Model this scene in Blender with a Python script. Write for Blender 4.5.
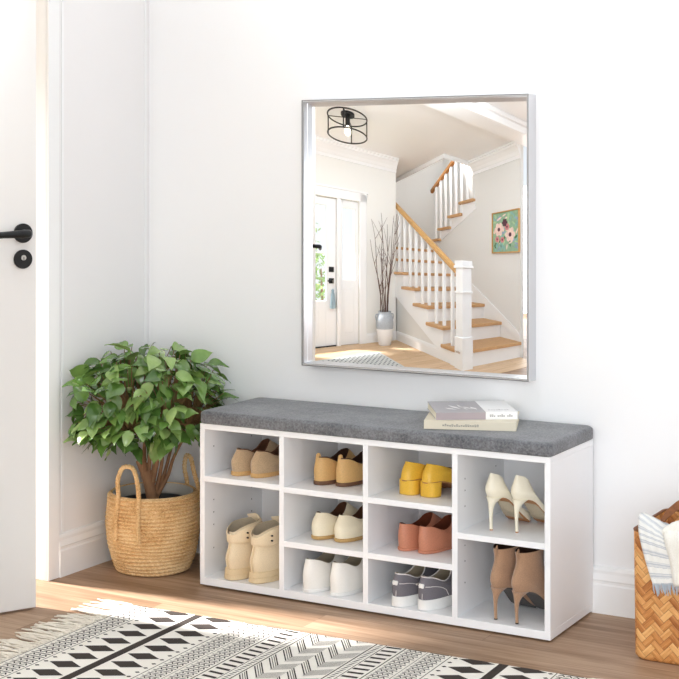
import bpy, bmesh, math, random
from mathutils import Vector, Matrix
from math import sin, cos, pi, radians, sqrt, atan2

# ------------------------------------------------------------------ scene
for o in list(bpy.data.objects):
    bpy.data.objects.remove(o)
S = bpy.context.scene
COL = S.collection
rnd = random.Random(7)

# ------------------------------------------------------------------ camera
cam_d = bpy.data.cameras.new('camera')
cam = bpy.data.objects.new('camera', cam_d)
COL.objects.link(cam)
cam.location = (2.8161, -3.7631, 1.1405)
cam.rotation_euler = (pi / 2, 0, 0.5166)
cam_d.sensor_fit = 'HORIZONTAL'
cam_d.sensor_width = 36.0
cam_d.lens = 1503.0 * 36.0 / 679.0
cam_d.shift_y = -(339.5 - 176.9) / 679.0
cam_d.clip_start = 0.05
S.camera = cam

# ------------------------------------------------------------------ light
w = bpy.data.worlds.new('world')
S.world = w
w.use_nodes = True
# overcast daylight, brighter towards the horizon than overhead
_t = w.node_tree
_tc = _t.nodes.new('ShaderNodeTexCoord')
_sx = _t.nodes.new('ShaderNodeSeparateXYZ')
_rm = _t.nodes.new('ShaderNodeValToRGB')
_t.links.new(_tc.outputs['Generated'], _sx.inputs[0])
_t.links.new(_sx.outputs[2], _rm.inputs[0])
_rm.color_ramp.elements[0].position = 0.0
_rm.color_ramp.elements[0].color = (0.91, 0.96, 1.02, 1)
_rm.color_ramp.elements[1].position = 0.85
_rm.color_ramp.elements[1].color = (0.50, 0.54, 0.58, 1)
_t.links.new(_rm.outputs[0], _t.nodes['Background'].inputs[0])
_t.nodes['Background'].inputs[1].default_value = 1.0

def light(name, kind, loc, to, energy, color=(1, 1, 1), size=1.0, size_y=None, angle=None):
    d = bpy.data.lights.new(name, kind)
    d.energy = energy
    d.color = color
    if kind == 'AREA':
        d.shape = 'RECTANGLE'
        d.size = size
        d.size_y = size_y or size
    if angle is not None:
        d.angle = angle
    o = bpy.data.objects.new(name, d)
    COL.objects.link(o)
    o.location = loc
    o.rotation_euler = (Vector(to) - Vector(loc)).to_track_quat('-Z', 'Y').to_euler()
    return o

# low sun through the doorway on the left
light('sun', 'SUN', (-4, -0.9, 5), (-4 + 1.0, -0.9 + 0.085, 5 - 1.22), 10.0, (1.0, 0.965, 0.95), angle=radians(4.6))
# added soft area lamps that fill room and hall; no windows built there
light('fill_light_left', 'AREA', (0.2, -2.5, 3.7), (0.7, 0.0, 0.5), 105, (0.90, 0.95, 1.0), 1.6, 1.3)
light('fill_light_front', 'AREA', (3.0, -5.8, 1.4), (1.0, 0.0, 0.8), 152, (0.91, 0.955, 1.0), 4.0, 2.6)
light('fill_light_hall', 'AREA', (0.61, -1.17, 2.2), (-0.70, -2.9, 1.75), 20, (0.86, 0.935, 1.0), 1.1, 0.8)
S.view_settings.view_transform = 'Standard'
S.view_settings.look = 'None'
S.view_settings.exposure = 0.26
S.view_settings.gamma = 1.0
S.view_settings.use_curve_mapping = False

# ------------------------------------------------------------------ helpers
def lin(c):
    r = []
    for v in c[:3]:
        v = v / 255.0
        r.append(v / 12.92 if v <= 0.04045 else ((v + 0.055) / 1.055) ** 2.4)
    return (*r, 1.0)

class NT:
    def __init__(self, m):
        self.t = m.node_tree
        self.n = self.t.nodes
        self.l = self.t.links
        self.bsdf = self.n['Principled BSDF']
    def add(self, kind, **kw):
        nd = self.n.new(kind)
        for k, v in kw.items():
            setattr(nd, k, v)
        return nd
    def link(self, a, b):
        self.l.new(a, b)
    def math(self, op, a, b=None, c=None):
        nd = self.add('ShaderNodeMath', operation=op)
        for i, v in enumerate((a, b, c)):
            if v is None:
                continue
            if isinstance(v, (int, float)):
                nd.inputs[i].default_value = v
            else:
                self.link(v, nd.inputs[i])
        return nd.outputs[0]
    def ramp(self, fac, stops):
        nd = self.add('ShaderNodeValToRGB')
        cr = nd.color_ramp
        while len(cr.elements) < len(stops):
            cr.elements.new(0.5)
        for e, (p, c) in zip(cr.elements, stops):
            e.position = p
            e.color = c
        self.link(fac, nd.inputs[0])
        return nd.outputs[0]
    def noise(self, vec, scale, detail=3.0, rough=0.5):
        nd = self.add('ShaderNodeTexNoise')
        nd.inputs['Scale'].default_value = scale
        nd.inputs['Detail'].default_value = detail
        nd.inputs['Roughness'].default_value = rough
        if vec is not None:
            self.link(vec, nd.inputs['Vector'])
        return nd
    def mapping(self, vec, scale=(1, 1, 1), rot=(0, 0, 0), loc=(0, 0, 0)):
        nd = self.add('ShaderNodeMapping')
        nd.inputs['Scale'].default_value = scale
        nd.inputs['Rotation'].default_value = rot
        nd.inputs['Location'].default_value = loc
        self.link(vec, nd.inputs['Vector'])
        return nd.outputs[0]
    def coord(self, which='Object'):
        return self.add('ShaderNodeTexCoord').outputs[which]
    def bump(self, height, strength=0.3, dist=0.002):
        nd = self.add('ShaderNodeBump')
        nd.inputs['Strength'].default_value = strength
        nd.inputs['Distance'].default_value = dist
        self.link(height, nd.inputs['Height'])
        self.link(nd.outputs[0], self.bsdf.inputs['Normal'])

def mat(name, rgb, rough=0.5, metal=0.0, spec=0.5, var=0.0, scale=40.0, bump=0.0, stretch=(1, 1, 1), sheen=0.0, coat=0.0):
    """plain procedural material: colour with a little noise variation and bump"""
    m = bpy.data.materials.new(name)
    m.use_nodes = True
    t = NT(m)
    b = t.bsdf
    c = lin(rgb)
    b.inputs['Base Color'].default_value = c
    b.inputs['Roughness'].default_value = rough
    b.inputs['Metallic'].default_value = metal
    b.inputs['Specular IOR Level'].default_value = spec
    b.inputs['Sheen Weight'].default_value = sheen
    b.inputs['Coat Weight'].default_value = coat
    if var or bump:
        v = t.mapping(t.coord(), stretch)
        n = t.noise(v, scale, 4.0, 0.6)
        if var:
            lo = tuple(x * (1 - var) for x in c[:3]) + (1,)
            hi = tuple(min(1, x * (1 + var)) for x in c[:3]) + (1,)
            t.link(t.ramp(n.outputs[0], [(0.3, lo), (0.7, hi)]), b.inputs['Base Color'])
        if bump:
            t.bump(n.outputs[0], bump)
    return m

class MB:
    """collects shapes and links them as ONE mesh object"""
    def __init__(self):
        self.v = []
        self.f = []
        self.m = []
        self.uv = {}
    def quad(self, pts, mi=0):
        i = len(self.v)
        self.v += [tuple(p) for p in pts]
        self.f.append(tuple(range(i, i + len(pts))))
        self.m.append(mi)
    def box(self, x0, x1, y0, y1, z0, z1, mi=0):
        i = len(self.v)
        self.v += [(x0, y0, z0), (x1, y0, z0), (x1, y1, z0), (x0, y1, z0), (x0, y0, z1), (x1, y0, z1), (x1, y1, z1), (x0, y1, z1)]
        for q in ((0, 3, 2, 1), (4, 5, 6, 7), (0, 1, 5, 4), (1, 2, 6, 5), (2, 3, 7, 6), (3, 0, 4, 7)):
            self.f.append(tuple(i + k for k in q))
            self.m.append(mi)
        return self
    def prism(self, poly, axis, a, b, mi=0):
        """poly in the two other axes, extruded from a to b along axis"""
        n = len(poly)
        i = len(self.v)
        for h in (a, b):
            for p, q in poly:
                self.v.append({0: (h, p, q), 1: (p, h, q), 2: (p, q, h)}[axis])
        for k in range(n):
            self.f.append((i + k, i + (k + 1) % n, i + n + (k + 1) % n, i + n + k))
            self.m.append(mi)
        self.f.append(tuple(i + k for k in range(n))[::-1])
        self.f.append(tuple(i + n + k for k in range(n)))
        self.m += [mi, mi]
        return self
    def rings(self, loops, closed=True, cap0=False, cap1=False, mi=0, pair0=False, pair1=False):
        """skin a list of equally long loops"""
        n = len(loops[0])
        i = len(self.v)
        for L in loops:
            self.v += [tuple(p) for p in L]
        for a in range(len(loops) - 1):
            for k in range(n if closed else n - 1):
                k2 = (k + 1) % n
                self.f.append((i + a * n + k, i + a * n + k2, i + (a + 1) * n + k2, i + (a + 1) * n + k))
                self.m.append(mi)
        for on, base, rev in ((cap0, 0, True), (cap1, len(loops) - 1, False)):
            if on:
                q = [i + base * n + k for k in range(n)]
                self.f.append(tuple(q[::-1] if rev else q))
                self.m.append(mi)
        for on, base in ((pair0, 0), (pair1, len(loops) - 1)):
            if on:   # fill a left-right symmetric outline with strips across it
                j = i + base * n
                for k in range(n // 2):
                    a0, a1, b1, b0 = k, k + 1, (n - k - 1) % n, (n - k) % n
                    q = []
                    for t in (a0, a1, b1, b0):
                        if t not in q:
                            q.append(t)
                    if len(q) > 2:
                        self.f.append(tuple(j + t for t in q))
                        self.m.append(mi)
        return self
    def tube(self, pts, r, n=8, mi=0, closed=False, caps=True):
        pts = [Vector(p) for p in pts]
        N = len(pts)
        rr = r if isinstance(r, (list, tuple)) else [r] * N
        loops = []
        prev = None
        for i in range(N):
            if closed:
                t = (pts[(i + 1) % N] - pts[i - 1]).normalized()
            else:
                t = (pts[min(i + 1, N - 1)] - pts[max(i - 1, 0)])
                t = t.normalized() if t.length > 1e-9 else Vector((0, 0, 1))
            if prev is None:
                u = t.orthogonal().normalized()
            else:
                u = prev - t * prev.dot(t)
                u = u.normalized() if u.length > 1e-6 else t.orthogonal().normalized()
            prev = u
            v = t.cross(u)
            loops.append([pts[i] + (u * cos(2 * pi * k / n) + v * sin(2 * pi * k / n)) * rr[i] for k in range(n)])
        if closed:
            loops.append(loops[0])
            caps = False
        return self.rings(loops, True, caps, caps, mi)
    def lathe(self, prof, n=32, c=(0, 0, 0), mi=0, cap0=False, cap1=False):
        loops = []
        for r, z in prof:
            loops.append([(c[0] + r * cos(2 * pi * k / n), c[1] + r * sin(2 * pi * k / n), c[2] + z) for k in range(n)])
        return self.rings(loops, True, cap0, cap1, mi)
    def disc(self, c, nrm, r, n=16, mi=0, th=0.002):
        c = Vector(c)
        q = Vector(nrm).normalized()
        return self.tube([c, c + q * th], r, n, mi)
    def build(self, name, mats, parent=None, smooth=None, bevel=0.0, seg=2, loc=None):
        me = bpy.data.meshes.new(name)
        me.from_pydata(self.v, [], self.f)
        ms = mats if isinstance(mats, (list, tuple)) else [mats]
        for m in ms:
            me.materials.append(m)
        me.polygons.foreach_set('material_index', self.m)
        bm = bmesh.new()
        bm.from_mesh(me)
        bmesh.ops.remove_doubles(bm, verts=bm.verts, dist=1e-6)
        bmesh.ops.recalc_face_normals(bm, faces=bm.faces)
        bm.to_mesh(me)
        bm.free()
        if smooth is not None:
            me.polygons.foreach_set('use_smooth', [True] * len(me.polygons))
            me.set_sharp_from_angle(angle=radians(smooth))
        me.update()
        o = bpy.data.objects.new(name, me)
        COL.objects.link(o)
        if parent:
            o.parent = parent
        if loc:
            o.location = loc
        if bevel:
            b = o.modifiers.new('bevel', 'BEVEL')
            b.width = bevel
            b.segments = seg
            b.limit_method = 'ANGLE'
            b.angle_limit = radians(50)
            b.harden_normals = False
        return o

def tag(o, label=None, cat=None, group=None, kind=None):
    if label:
        o['label'] = label
    if cat:
        o['category'] = cat
    if group:
        o['group'] = group
    if kind:
        o['kind'] = kind
    return o

def thing(name, loc, rz, label, cat, group=None):
    o = bpy.data.objects.new(name, None)
    o.empty_display_size = 0.05
    COL.objects.link(o)
    o.location = loc
    o.rotation_euler = (0, 0, rz)
    return tag(o, label, cat, group)

def structure(o, label=None):
    o['kind'] = 'structure'
    if label:
        o['label'] = label
    return o

def lerp(a, b, t):
    return a + (b - a) * t

def prof(pts, t):
    """smooth piecewise curve through (t, value) pairs"""
    if not isinstance(pts, (list, tuple)):
        return pts
    if t <= pts[0][0]:
        return pts[0][1]
    for i in range(len(pts) - 1):
        t0, v0 = pts[i]
        t1, v1 = pts[i + 1]
        if t <= t1:
            s = (t - t0) / (t1 - t0)
            m0 = (v1 - v0) / (t1 - t0) if i == 0 else (v1 - pts[i - 1][1]) / (t1 - pts[i - 1][0])
            m1 = (v1 - v0) / (t1 - t0) if i == len(pts) - 2 else (pts[i + 2][1] - v0) / (pts[i + 2][0] - t0)
            h = t1 - t0
            return (2 * s**3 - 3 * s**2 + 1) * v0 + (s**3 - 2 * s**2 + s) * h * m0 + (-2 * s**3 + 3 * s**2) * v1 + (s**3 - s**2) * h * m1
    return pts[-1][1]

def catmull(loops, sub):
    out = []
    K = len(loops)
    for i in range(K - 1):
        p0, p1, p2, p3 = loops[max(i - 1, 0)], loops[i], loops[i + 1], loops[min(i + 2, K - 1)]
        for s in range(sub):
            t = s / sub
            L = []
            for a, b, c, d in zip(p0, p1, p2, p3):
                a, b, c, d = Vector(a), Vector(b), Vector(c), Vector(d)
                L.append(0.5 * ((2 * b) + (c - a) * t + (2 * a - 5 * b + 4 * c - d) * t * t + (3 * b - a - 3 * c + d) * t**3))
            out.append(L)
    out.append([Vector(p) for p in loops[-1]])
    return out
# ------------------------------------------------------------------ materials
M = {}
M['wall'] = mat('wall_paint', (247, 247, 247), 0.9, spec=0.2, bump=0.03, scale=120)
M['wall_left'] = mat('wall_paint_left', (243, 241, 240), 0.85, spec=0.2)
M['trim'] = mat('trim_paint', (247, 247, 246), 0.45)
M['door'] = mat('door_paint', (238, 235, 231), 0.5)
M['black'] = mat('black_metal', (28, 27, 27), 0.45, 0.3)
M['steel'] = mat('steel', (190, 186, 178), 0.3, 1.0)
M['white_board'] = mat('white_board', (248, 248, 249), 0.42)
M['bench_dark'] = mat('peg_hole', (120, 118, 116), 0.8)

def wood_floor(name, c0, c1, c2):
    m = bpy.data.materials.new(name)
    m.use_nodes = True
    t = NT(m)
    co = t.coord()
    sep = t.add('ShaderNodeSeparateXYZ')
    t.link(co, sep.inputs[0])
    x, y = sep.outputs[0], sep.outputs[1]
    row = t.math('FLOOR', t.math('DIVIDE', y, 0.125))
    wn = t.add('ShaderNodeTexWhiteNoise', noise_dimensions='1D')
    t.link(row, wn.inputs['W'])
    xs = t.math('ADD', x, t.math('MULTIPLY', wn.outputs['Value'], 1.7))
    col = t.math('FLOOR', t.math('DIVIDE', xs, 1.35))
    idv = t.add('ShaderNodeCombineXYZ')
    t.link(row, idv.inputs[0])
    t.link(col, idv.inputs[1])
    wn2 = t.add('ShaderNodeTexWhiteNoise', noise_dimensions='3D')
    t.link(idv.outputs[0], wn2.inputs['Vector'])
    # grain
    off = t.add('ShaderNodeVectorMath', operation='MULTIPLY_ADD')
    t.link(wn2.outputs['Color'], off.inputs[0])
    off.inputs[1].default_value = (9, 9, 0)
    t.link(co, off.inputs[2])
    g1 = t.noise(t.mapping(off.outputs[0], (2.2, 38, 1)), 1.0, 5, 0.62)
    g1.inputs['Distortion'].default_value = 0.6
    g2 = t.noise(t.mapping(off.outputs[0], (5, 170, 1)), 1.0, 4, 0.7)
    g3 = t.noise(t.mapping(off.outputs[0], (1.2, 7, 1)), 1.0, 2, 0.5)
    s = t.math('ADD', t.math('MULTIPLY', g1.outputs[0], 0.55), t.math('MULTIPLY', g2.outputs[0], 0.25))
    s = t.math('ADD', s, t.math('MULTIPLY', g3.outputs[0], 0.25))
    s = t.math('ADD', s, t.math('MULTIPLY', wn2.outputs['Value'], 0.10))
    c = t.ramp(s, [(0.36, lin(c0)), (0.52, lin(c1)), (0.70, lin(c2))])
    # seams
    fy = t.math('FRACT', t.math('DIVIDE', y, 0.125))
    fx = t.math('FRACT', t.math('DIVIDE', xs, 1.35))
    seam = t.math('MAXIMUM', t.math('LESS_THAN', fy, 0.016), t.math('LESS_THAN', fx, 0.0016))
    mx = t.add('ShaderNodeMix', data_type='RGBA')
    t.link(t.math('MULTIPLY', seam, 0.45), mx.inputs[0])
    t.link(c, mx.inputs[6])
    mx.inputs[7].default_value = lin((96, 66, 44))
    t.link(mx.outputs[2], t.bsdf.inputs['Base Color'])
    t.bsdf.inputs['Roughness'].default_value = 0.5
    t.bsdf.inputs['Specular IOR Level'].default_value = 0.35
    t.bump(s, 0.12, 0.002)
    return m
M['floor'] = wood_floor('oak_floor', (108, 82, 62), (150, 119, 93), (188, 158, 131))
M['floor_hall'] = wood_floor('pale_oak_floor', (176, 140, 102), (206, 172, 134), (226, 196, 162))

def fabric(name, rgb, rgb2, scale=260):
    m = bpy.data.materials.new(name)
    m.use_nodes = True
    t = NT(m)
    co = t.coord()
    n1 = t.noise(t.mapping(co, (1, 1, 1)), scale, 3, 0.7)
    n2 = t.noise(co, 9, 3, 0.6)
    s = t.math('ADD', t.math('MULTIPLY', n1.outputs[0], 0.65), t.math('MULTIPLY', n2.outputs[0], 0.4))
    t.link(t.ramp(s, [(0.38, lin(rgb)), (0.66, lin(rgb2))]), t.bsdf.inputs['Base Color'])
    t.bsdf.inputs['Roughness'].default_value = 0.95
    t.bsdf.inputs['Sheen Weight'].default_value = 0.3
    t.bump(n1.outputs[0], 0.5, 0.002)
    return m
M['cushion'] = fabric('grey_fabric', (72, 73, 77), (134, 135, 138), 190)

# ------------------------------------------------------------------ room shell
floor = MB()
floor.box(-4.5, 6.0, -8.0, 0.12, -0.06, 0.0)
structure(floor.build('floor', M['floor']))
structure(MB().box(-0.2, 3.6, 0.0, 0.12, 0.0, 2.9).build('wall_back', M['wall']))
structure(MB().box(-0.10, 0.0, -0.47, 0.12, 0.0, 5.4).box(-0.10, 0.0, -1.60, -0.47, 2.56, 5.4).build('wall_left', M['wall_left']))  # header over the doorway added, and raised high, to trim the sun

def baseboard(mb, p0, p1, nrm):
    """stepped profile run from p0 to p1 (xy), thickness along nrm"""
    pr = [(0, 0), (0.014, 0), (0.014, 0.074), (0.0115, 0.078), (0.0115, 0.084), (0.0135, 0.088), (0.011, 0.098), (0.0095, 0.104), (0.0095, 0.112), (0.006, 0.120), (0, 0.122)]
    loops = []
    for p in (p0, p1):
        loops.append([(p[0] + nrm[0] * d, p[1] + nrm[1] * d, z) for d, z in pr])
    mb.rings(loops, True, True, True)
b = MB(); baseboard(b, (0.0, 0.0), (3.6, 0.0), (0, -1))
structure(b.build('baseboard_back', M['trim']))
b = MB(); baseboard(b, (0.0, -0.0), (0.0, -0.437), (1, 0))
structure(b.build('baseboard_left', M['trim']))
# door lining: the end of the wall and its casing
b = MB()
b.box(-0.112, 0.004, -0.484, -0.470, 0.0, 2.56)
b.box(0.0, 0.010, -0.484, -0.437, 0.0, 2.60)
structure(b.build('trim_1', M['trim'], bevel=0.0015))
# thin panel moulding on the left wall
b = MB()
for y in (-0.414, -0.022):
    b.box(0.0, 0.003, y - 0.005, y + 0.005, 0.122, 2.4)
structure(b.build('trim_2', M['trim'], bevel=0.002))

# door leaf, standing ajar into the room
e = Vector((0.164, -0.713)); hdir = Vector((-0.47, -0.883)).normalized()
dr = bpy.data.objects.new('door_1', None)
COL.objects.link(dr)
ang = atan2(hdir.y, hdir.x)
dr.location = (e.x, e.y, 0)
dr.rotation_euler = (0, 0, ang)
structure(dr, 'white painted door leaf standing ajar with black lever handle')
# local x runs from the free edge to the hinges; the room side is +y
MB().box(0, 0.76, -0.040, 0.0, 0.006, 2.50).build('leaf', M['door'], dr, bevel=0.0025)
hz = 0.993
b = MB()
b.disc((0.038, 0.0, hz), (0, 1, 0), 0.0255, 28, th=0.009)
h = b.build('handle', M['black'], dr, 40, bevel=0.0015)
b = MB()
b.tube([(0.038, 0.008, hz), (0.038, 0.030, hz), (0.038, 0.046, hz), (0.044, 0.054, hz), (0.061, 0.056, hz), (0.11, 0.055, hz - 0.002), (0.15, 0.053, hz - 0.004), (0.172, 0.052, hz - 0.005)],
       [0.010, 0.010, 0.0105, 0.011, 0.0105, 0.0085, 0.0095, 0.009], 14)
b.build('lever', M['black'], h, 50)
b = MB().disc((0.038, 0.0, hz - 0.068), (0, 1, 0), 0.025, 28, th=0.008)
k = b.build('keyhole_plate', M['black'], dr, 40, bevel=0.0015)
b = MB().disc((0.038, 0.008, hz - 0.064), (0, 1, 0), 0.0068, 16, th=0.003)
b.box(0.0370, 0.0390, 0.0111, 0.0114, hz - 0.070, hz - 0.062, 1)
b.build('lock_cylinder', [M['steel'], M['black']], k, 40)['label'] = 'silver lock cylinder'

# ------------------------------------------------------------------ shoe bench
BX, BW, BH, BD, BZ = 0.4093, 1.04, 0.4482, 0.30, 0.006
YF = -0.313
YB = YF + BD
T = 0.0155
bench = thing('shoe_bench', (BX, YF, 0), 0, 'white open shoe storage bench with ten cubbies under the grey cushion', 'shoe bench')
WB = M['white_board']
top = BZ + BH
def L(x):
    return x - BX
MB().box(0, BW, 0, BD, top - T, top).build('top_panel', WB, bench, bevel=0.001)
MB().box(0, BW, 0, BD, BZ, BZ + 0.0205).build('bottom_panel', WB, bench, bevel=0.001)
side = MB().box(0, T, 0, BD, BZ + 0.0205, top - T)
for y in (0.045, 0.24):
    for z in (0.10, 0.165, 0.20, 0.235, 0.385):
        side.disc((T - 0.0002, y, z), (1, 0, 0), 0.0022, 8, 1, 0.0004)
side.build('side_panel', [WB, M['bench_dark']], bench, bevel=0.001)
MB().box(BW - T, BW, 0, BD, BZ + 0.0205, top - T).build('side_panel', WB, bench, bevel=0.001)
D1, D2, D3 = L(0.6684), L(0.9262), L(1.1837)
for dx in (D1, D2, D3):
    q = MB().box(dx, dx + T, 0.0, BD - 0.004, BZ + 0.0205, top - T)
    if dx == D3:
        for y in (0.045, 0.24):
            for z in (0.105, 0.16, 0.20, 0.30, 0.34, 0.37):
                q.disc((dx + T - 0.0002, y, z), (1, 0, 0), 0.0022, 8, 1, 0.0004)
    q.build('divider', [WB, M['bench_dark']], bench, bevel=0.001)
MB().box(T, BW - T, BD - 0.004, BD - 0.001, BZ + 0.0205, top - T).build('back_panel', WB, bench)
cols = [(T, D1), (D1 + T, D2), (D2 + T, D3), (D3 + T, BW - T)]
shelves = [(0, 0.3088), (1, 0.3045), (1, 0.1587), (2, 0.3040), (2, 0.1590), (3, 0.2418)]
for ci, z in shelves:
    MB().box(cols[ci][0], cols[ci][1], 0.0, BD - 0.004, z - T, z).build('shelf', WB, bench, bevel=0.001)
for fx, fy in ((0.03, 0.03), (0.35, 0.03), (0.69, 0.03), (1.01, 0.03), (0.03, 0.26), (0.35, 0.26), (0.69, 0.26), (1.01, 0.26)):
    MB().lathe([(0.011, 0.0), (0.011, BZ)], 14, (fx, fy, 0), 0, True, True).build('foot', M['black'], bench)

# cushion
def rounded_slab(name, m, x0, x1, y0, y1, z0, z1, r, puff, nx=60, ny=24, rc=0.02):
    """soft slab: stacked rounded rectangles"""
    def rect(inset, z):
        P = []
        rr = max(rc - inset * 0.3, 0.004)
        X0, X1, Y0, Y1 = x0 + inset, x1 - inset, y0 + inset, y1 - inset
        for cx, cy, a0 in ((X1 - rr, Y0 + rr, -90), (X1 - rr, Y1 - rr, 0), (X0 + rr, Y1 - rr, 90), (X0 + rr, Y0 + rr, 180)):
            for k in range(7):
                a = radians(a0 + 15 * k)
                P.append((cx + rr * cos(a), cy + rr * sin(a), z))
        return P
    loops = []
    for k in range(5):
        a = pi / 2 * k / 4
        loops.append(rect(r * 0.5 * (1 - sin(a)), z0 + r * 0.5 * (1 - cos(a))))
    for k in range(7):
        a = pi / 2 * k / 6
        loops.append(rect(r * (1 - cos(a)), z1 - r + r * sin(a)))
    for ins in (0.03, 0.06, 0.10, 0.135):
        loops.append(rect(r + ins, z1 + puff * (1 - (1 - ins / 0.135) ** 2)))
    mb = MB()
    mb.rings(loops, True, True, True)
    return mb.build(name, m, None, 60)
cu = rounded_slab('bench_cushion', M['cushion'], BX - 0.003, BX + BW + 0.004, YF - 0.006, YB + 0.006, top + 0.0005, top + 0.0355, 0.011, 0.003)
tag(cu, 'flat grey fabric seat cushion lying on the white shoe bench', 'cushion')
CT = top + 0.0385
# ------------------------------------------------------------------ shoes
NO = 40
def outline(y0, y1, width, z, n=2.4, xc=0.0, off=0.0):
    """closed left-right symmetric loop, heel first; width and z follow the length"""
    P = []
    for k in range(NO):
        a = 2 * pi * k / NO
        c, s = -cos(a), sin(a)
        t = 0.5 + 0.5 * (1 if c >= 0 else -1) * abs(c) ** (2 / n)
        xn = (1 if s >= 0 else -1) * abs(s) ** (2 / n)
        y = lerp(y0 - off, y1 + off, t)
        P.append((xn * (prof(width, t) + off) + prof(xc, t), y, prof(z, t)))
    return P

def flip_pts(P, f):
    return [(p[0] * f, p[1], p[2]) for p in P]

class Shoe:
    def __init__(self, name, loc, rz, label, group, foot):
        self.root = thing(name, loc, rz, label, 'shoe', group)
        self.f = foot
    def skin(self, part, m, loops, sub=6, smooth=50, pair0=False, pair1=False, parent=None, label=None):
        b = MB()
        L = catmull(loops, sub) if sub > 1 else loops
        b.rings([flip_pts(q, self.f) for q in L], True, False, False, 0, pair0, pair1)
        o = b.build(part, m, parent or self.root, smooth)
        if label:
            o['label'] = label
        return o
    def tube(self, part, m, pts, r, n=8, parent=None, smooth=60):
        return MB().tube(flip_pts([tuple(p) for p in pts], self.f), r, n).build(part, m, parent or self.root, smooth)

def bend(t, amt):
    return [(0, 0.0), (0.5, 0.0), (1, amt)]

def low_shoe(name, loc, rz, label, group, foot, L_, hw, Hh, Ht, sole, mu, ms, ml, y_open=0.6, side=0.7, toe=0.024,
             toe_w=0.75, tab=False, tongue=0.0, heel_w=0.72, lean=0.006, mtab=None, lip=None, rear_w=0.62, ease=0.0):
    """flat, loafer or slipper: outsole, upper round an oval opening, lining"""
    s = Shoe(name, loc, rz, label, group, foot)
    xc = [(0, 0), (0.5, 0.0), (1, 0.006)]
    W = [(0, hw * heel_w), (0.15, hw * heel_w * 1.02), (0.4, hw * 0.83), (0.68, hw), (0.88, hw * 0.88), (1, hw * toe_w)]
    Wt = [(0, hw * heel_w * 0.97), (0.15, hw * heel_w), (0.4, hw * 0.86), (0.68, hw * 0.99), (0.88, hw * 0.84), (1, hw * toe_w * 0.8)]
    yb = 0.0
    zS = sole
    s.skin('sole', ms, [outline(0.002, L_, W, 0.0, 2.5, xc), outline(0.0, L_ + 0.001, W, 0.002, 2.5, xc, 0.001), outline(0.0, L_ + 0.001, W, zS - 0.001, 2.5, xc, 0.001), outline(0.001, L_, W, zS, 2.5, xc)], 1, 40, True, True)
    z1 = [(0, lerp(zS, Hh, 0.5)), (0.35, lerp(zS, Hh, 0.38)), (0.7, toe * 0.9), (1, lerp(zS, toe, 0.75))]
    Wo = [(0, hw * rear_w * 0.9), (0.3, hw * rear_w), (0.7, hw * rear_w), (1, hw * 0.5)]
    y1o = L_ * y_open
    zO = [(0, Hh), (0.18, Hh * 0.96), (0.5, Hh * side), (0.75, Hh * (side + 0.08)), (0.9, lerp(Hh * (side + 0.08), Ht, 0.75)), (1, Ht)]
    zO2 = [(0, Hh - 0.004), (0.18, Hh * 0.96 - 0.004), (0.5, Hh * side - 0.004), (0.75, Hh * (side + 0.08) - 0.005), (0.9, lerp(Hh * (side + 0.08), Ht, 0.75) - 0.005), (1, Ht - 0.006)]
    A = outline(0.001, L_ - 0.001, W, zS - 0.001, 2.5, xc, -0.001)
    B = outline(-0.001 + ease, L_ - 0.002, Wt, z1, 2.4, xc)
    Cc = outline(lean * 0.8, y1o + 0.012, [(0, hw * rear_w * 0.98), (0.5, hw * rear_w * 1.08), (1, hw * 0.6)], zO2, 2.2, 0.0)
    D = outline(lean, y1o, Wo, zO, 2.2, 0.0)
    up = s.skin('upper', mu, [A, B, Cc, D], 7, 60)
    # lining: from the opening down to the insole
    Di = outline(lean + 0.0015, y1o - 0.001, Wo, zO, 2.2, 0.0, -0.0012)
    E1 = outline(lean + 0.003, L_ * 0.8, [(0, hw * 0.55), (0.5, hw * 0.66), (1, hw * 0.5)], [(0, lerp(zS, Hh, 0.5)), (0.5, lerp(zS, Hh, 0.35)), (1, zS + 0.012)], 2.2)
    E2 = outline(0.008, L_ * 0.82, [(0, hw * 0.5), (0.5, hw * 0.6), (1, hw * 0.45)], zS + 0.003, 2.2)
    s.skin('lining', ml, [Di, E1, E2], 4, 60, False, True)
    if lip:   # rolled edge round the opening
        P = [(p[0] * foot, p[1], p[2]) for p in D]
        MB().tube(P, 0.0016, 6, 0, True).build('collar_binding', lip, s.root, 60)
    if tab:
        b = MB()
        b.tube([(x, lean + 0.0005 + dy, z) for x, dy, z in ((0, -0.004, Hh - 0.018), (0, -0.0035, Hh - 0.006), (0, -0.001, Hh + 0.006), (0, 0.004, Hh + 0.008), (0, 0.006, Hh + 0.002), (0, 0.0045, Hh - 0.010))], 0.0022, 6)
        for k in range(len(b.v)):
            b.v[k] = (b.v[k][0] * 2.6, b.v[k][1], b.v[k][2])
        b.build('pull_tab', mtab or mu, s.root, 60)
    if tongue:
        b = MB()
        rows = []
        for k in range(7):
            t = k / 6
            y = lerp(L_ * 0.66, y1o - 0.030, t)
            z = lerp(Ht - 0.006, Ht + tongue, t ** 0.8)
            wdt = hw * lerp(0.45, 0.62, sin(pi * min(t, 0.8)))
            rows.append([(wdt * sin(a) * foot, y + 0.004 * (1 - cos(a)), z - 0.012 * (1 - cos(a))) for a in [lerp(-1.2, 1.2, j / 8) for j in range(9)]])
        b.rings(rows, False)
        o = b.build('tongue', ml, s.root, 60)
        so = o.modifiers.new('thick', 'SOLIDIFY'); so.thickness = 0.0025; so.offset = 0
    return s

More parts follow.
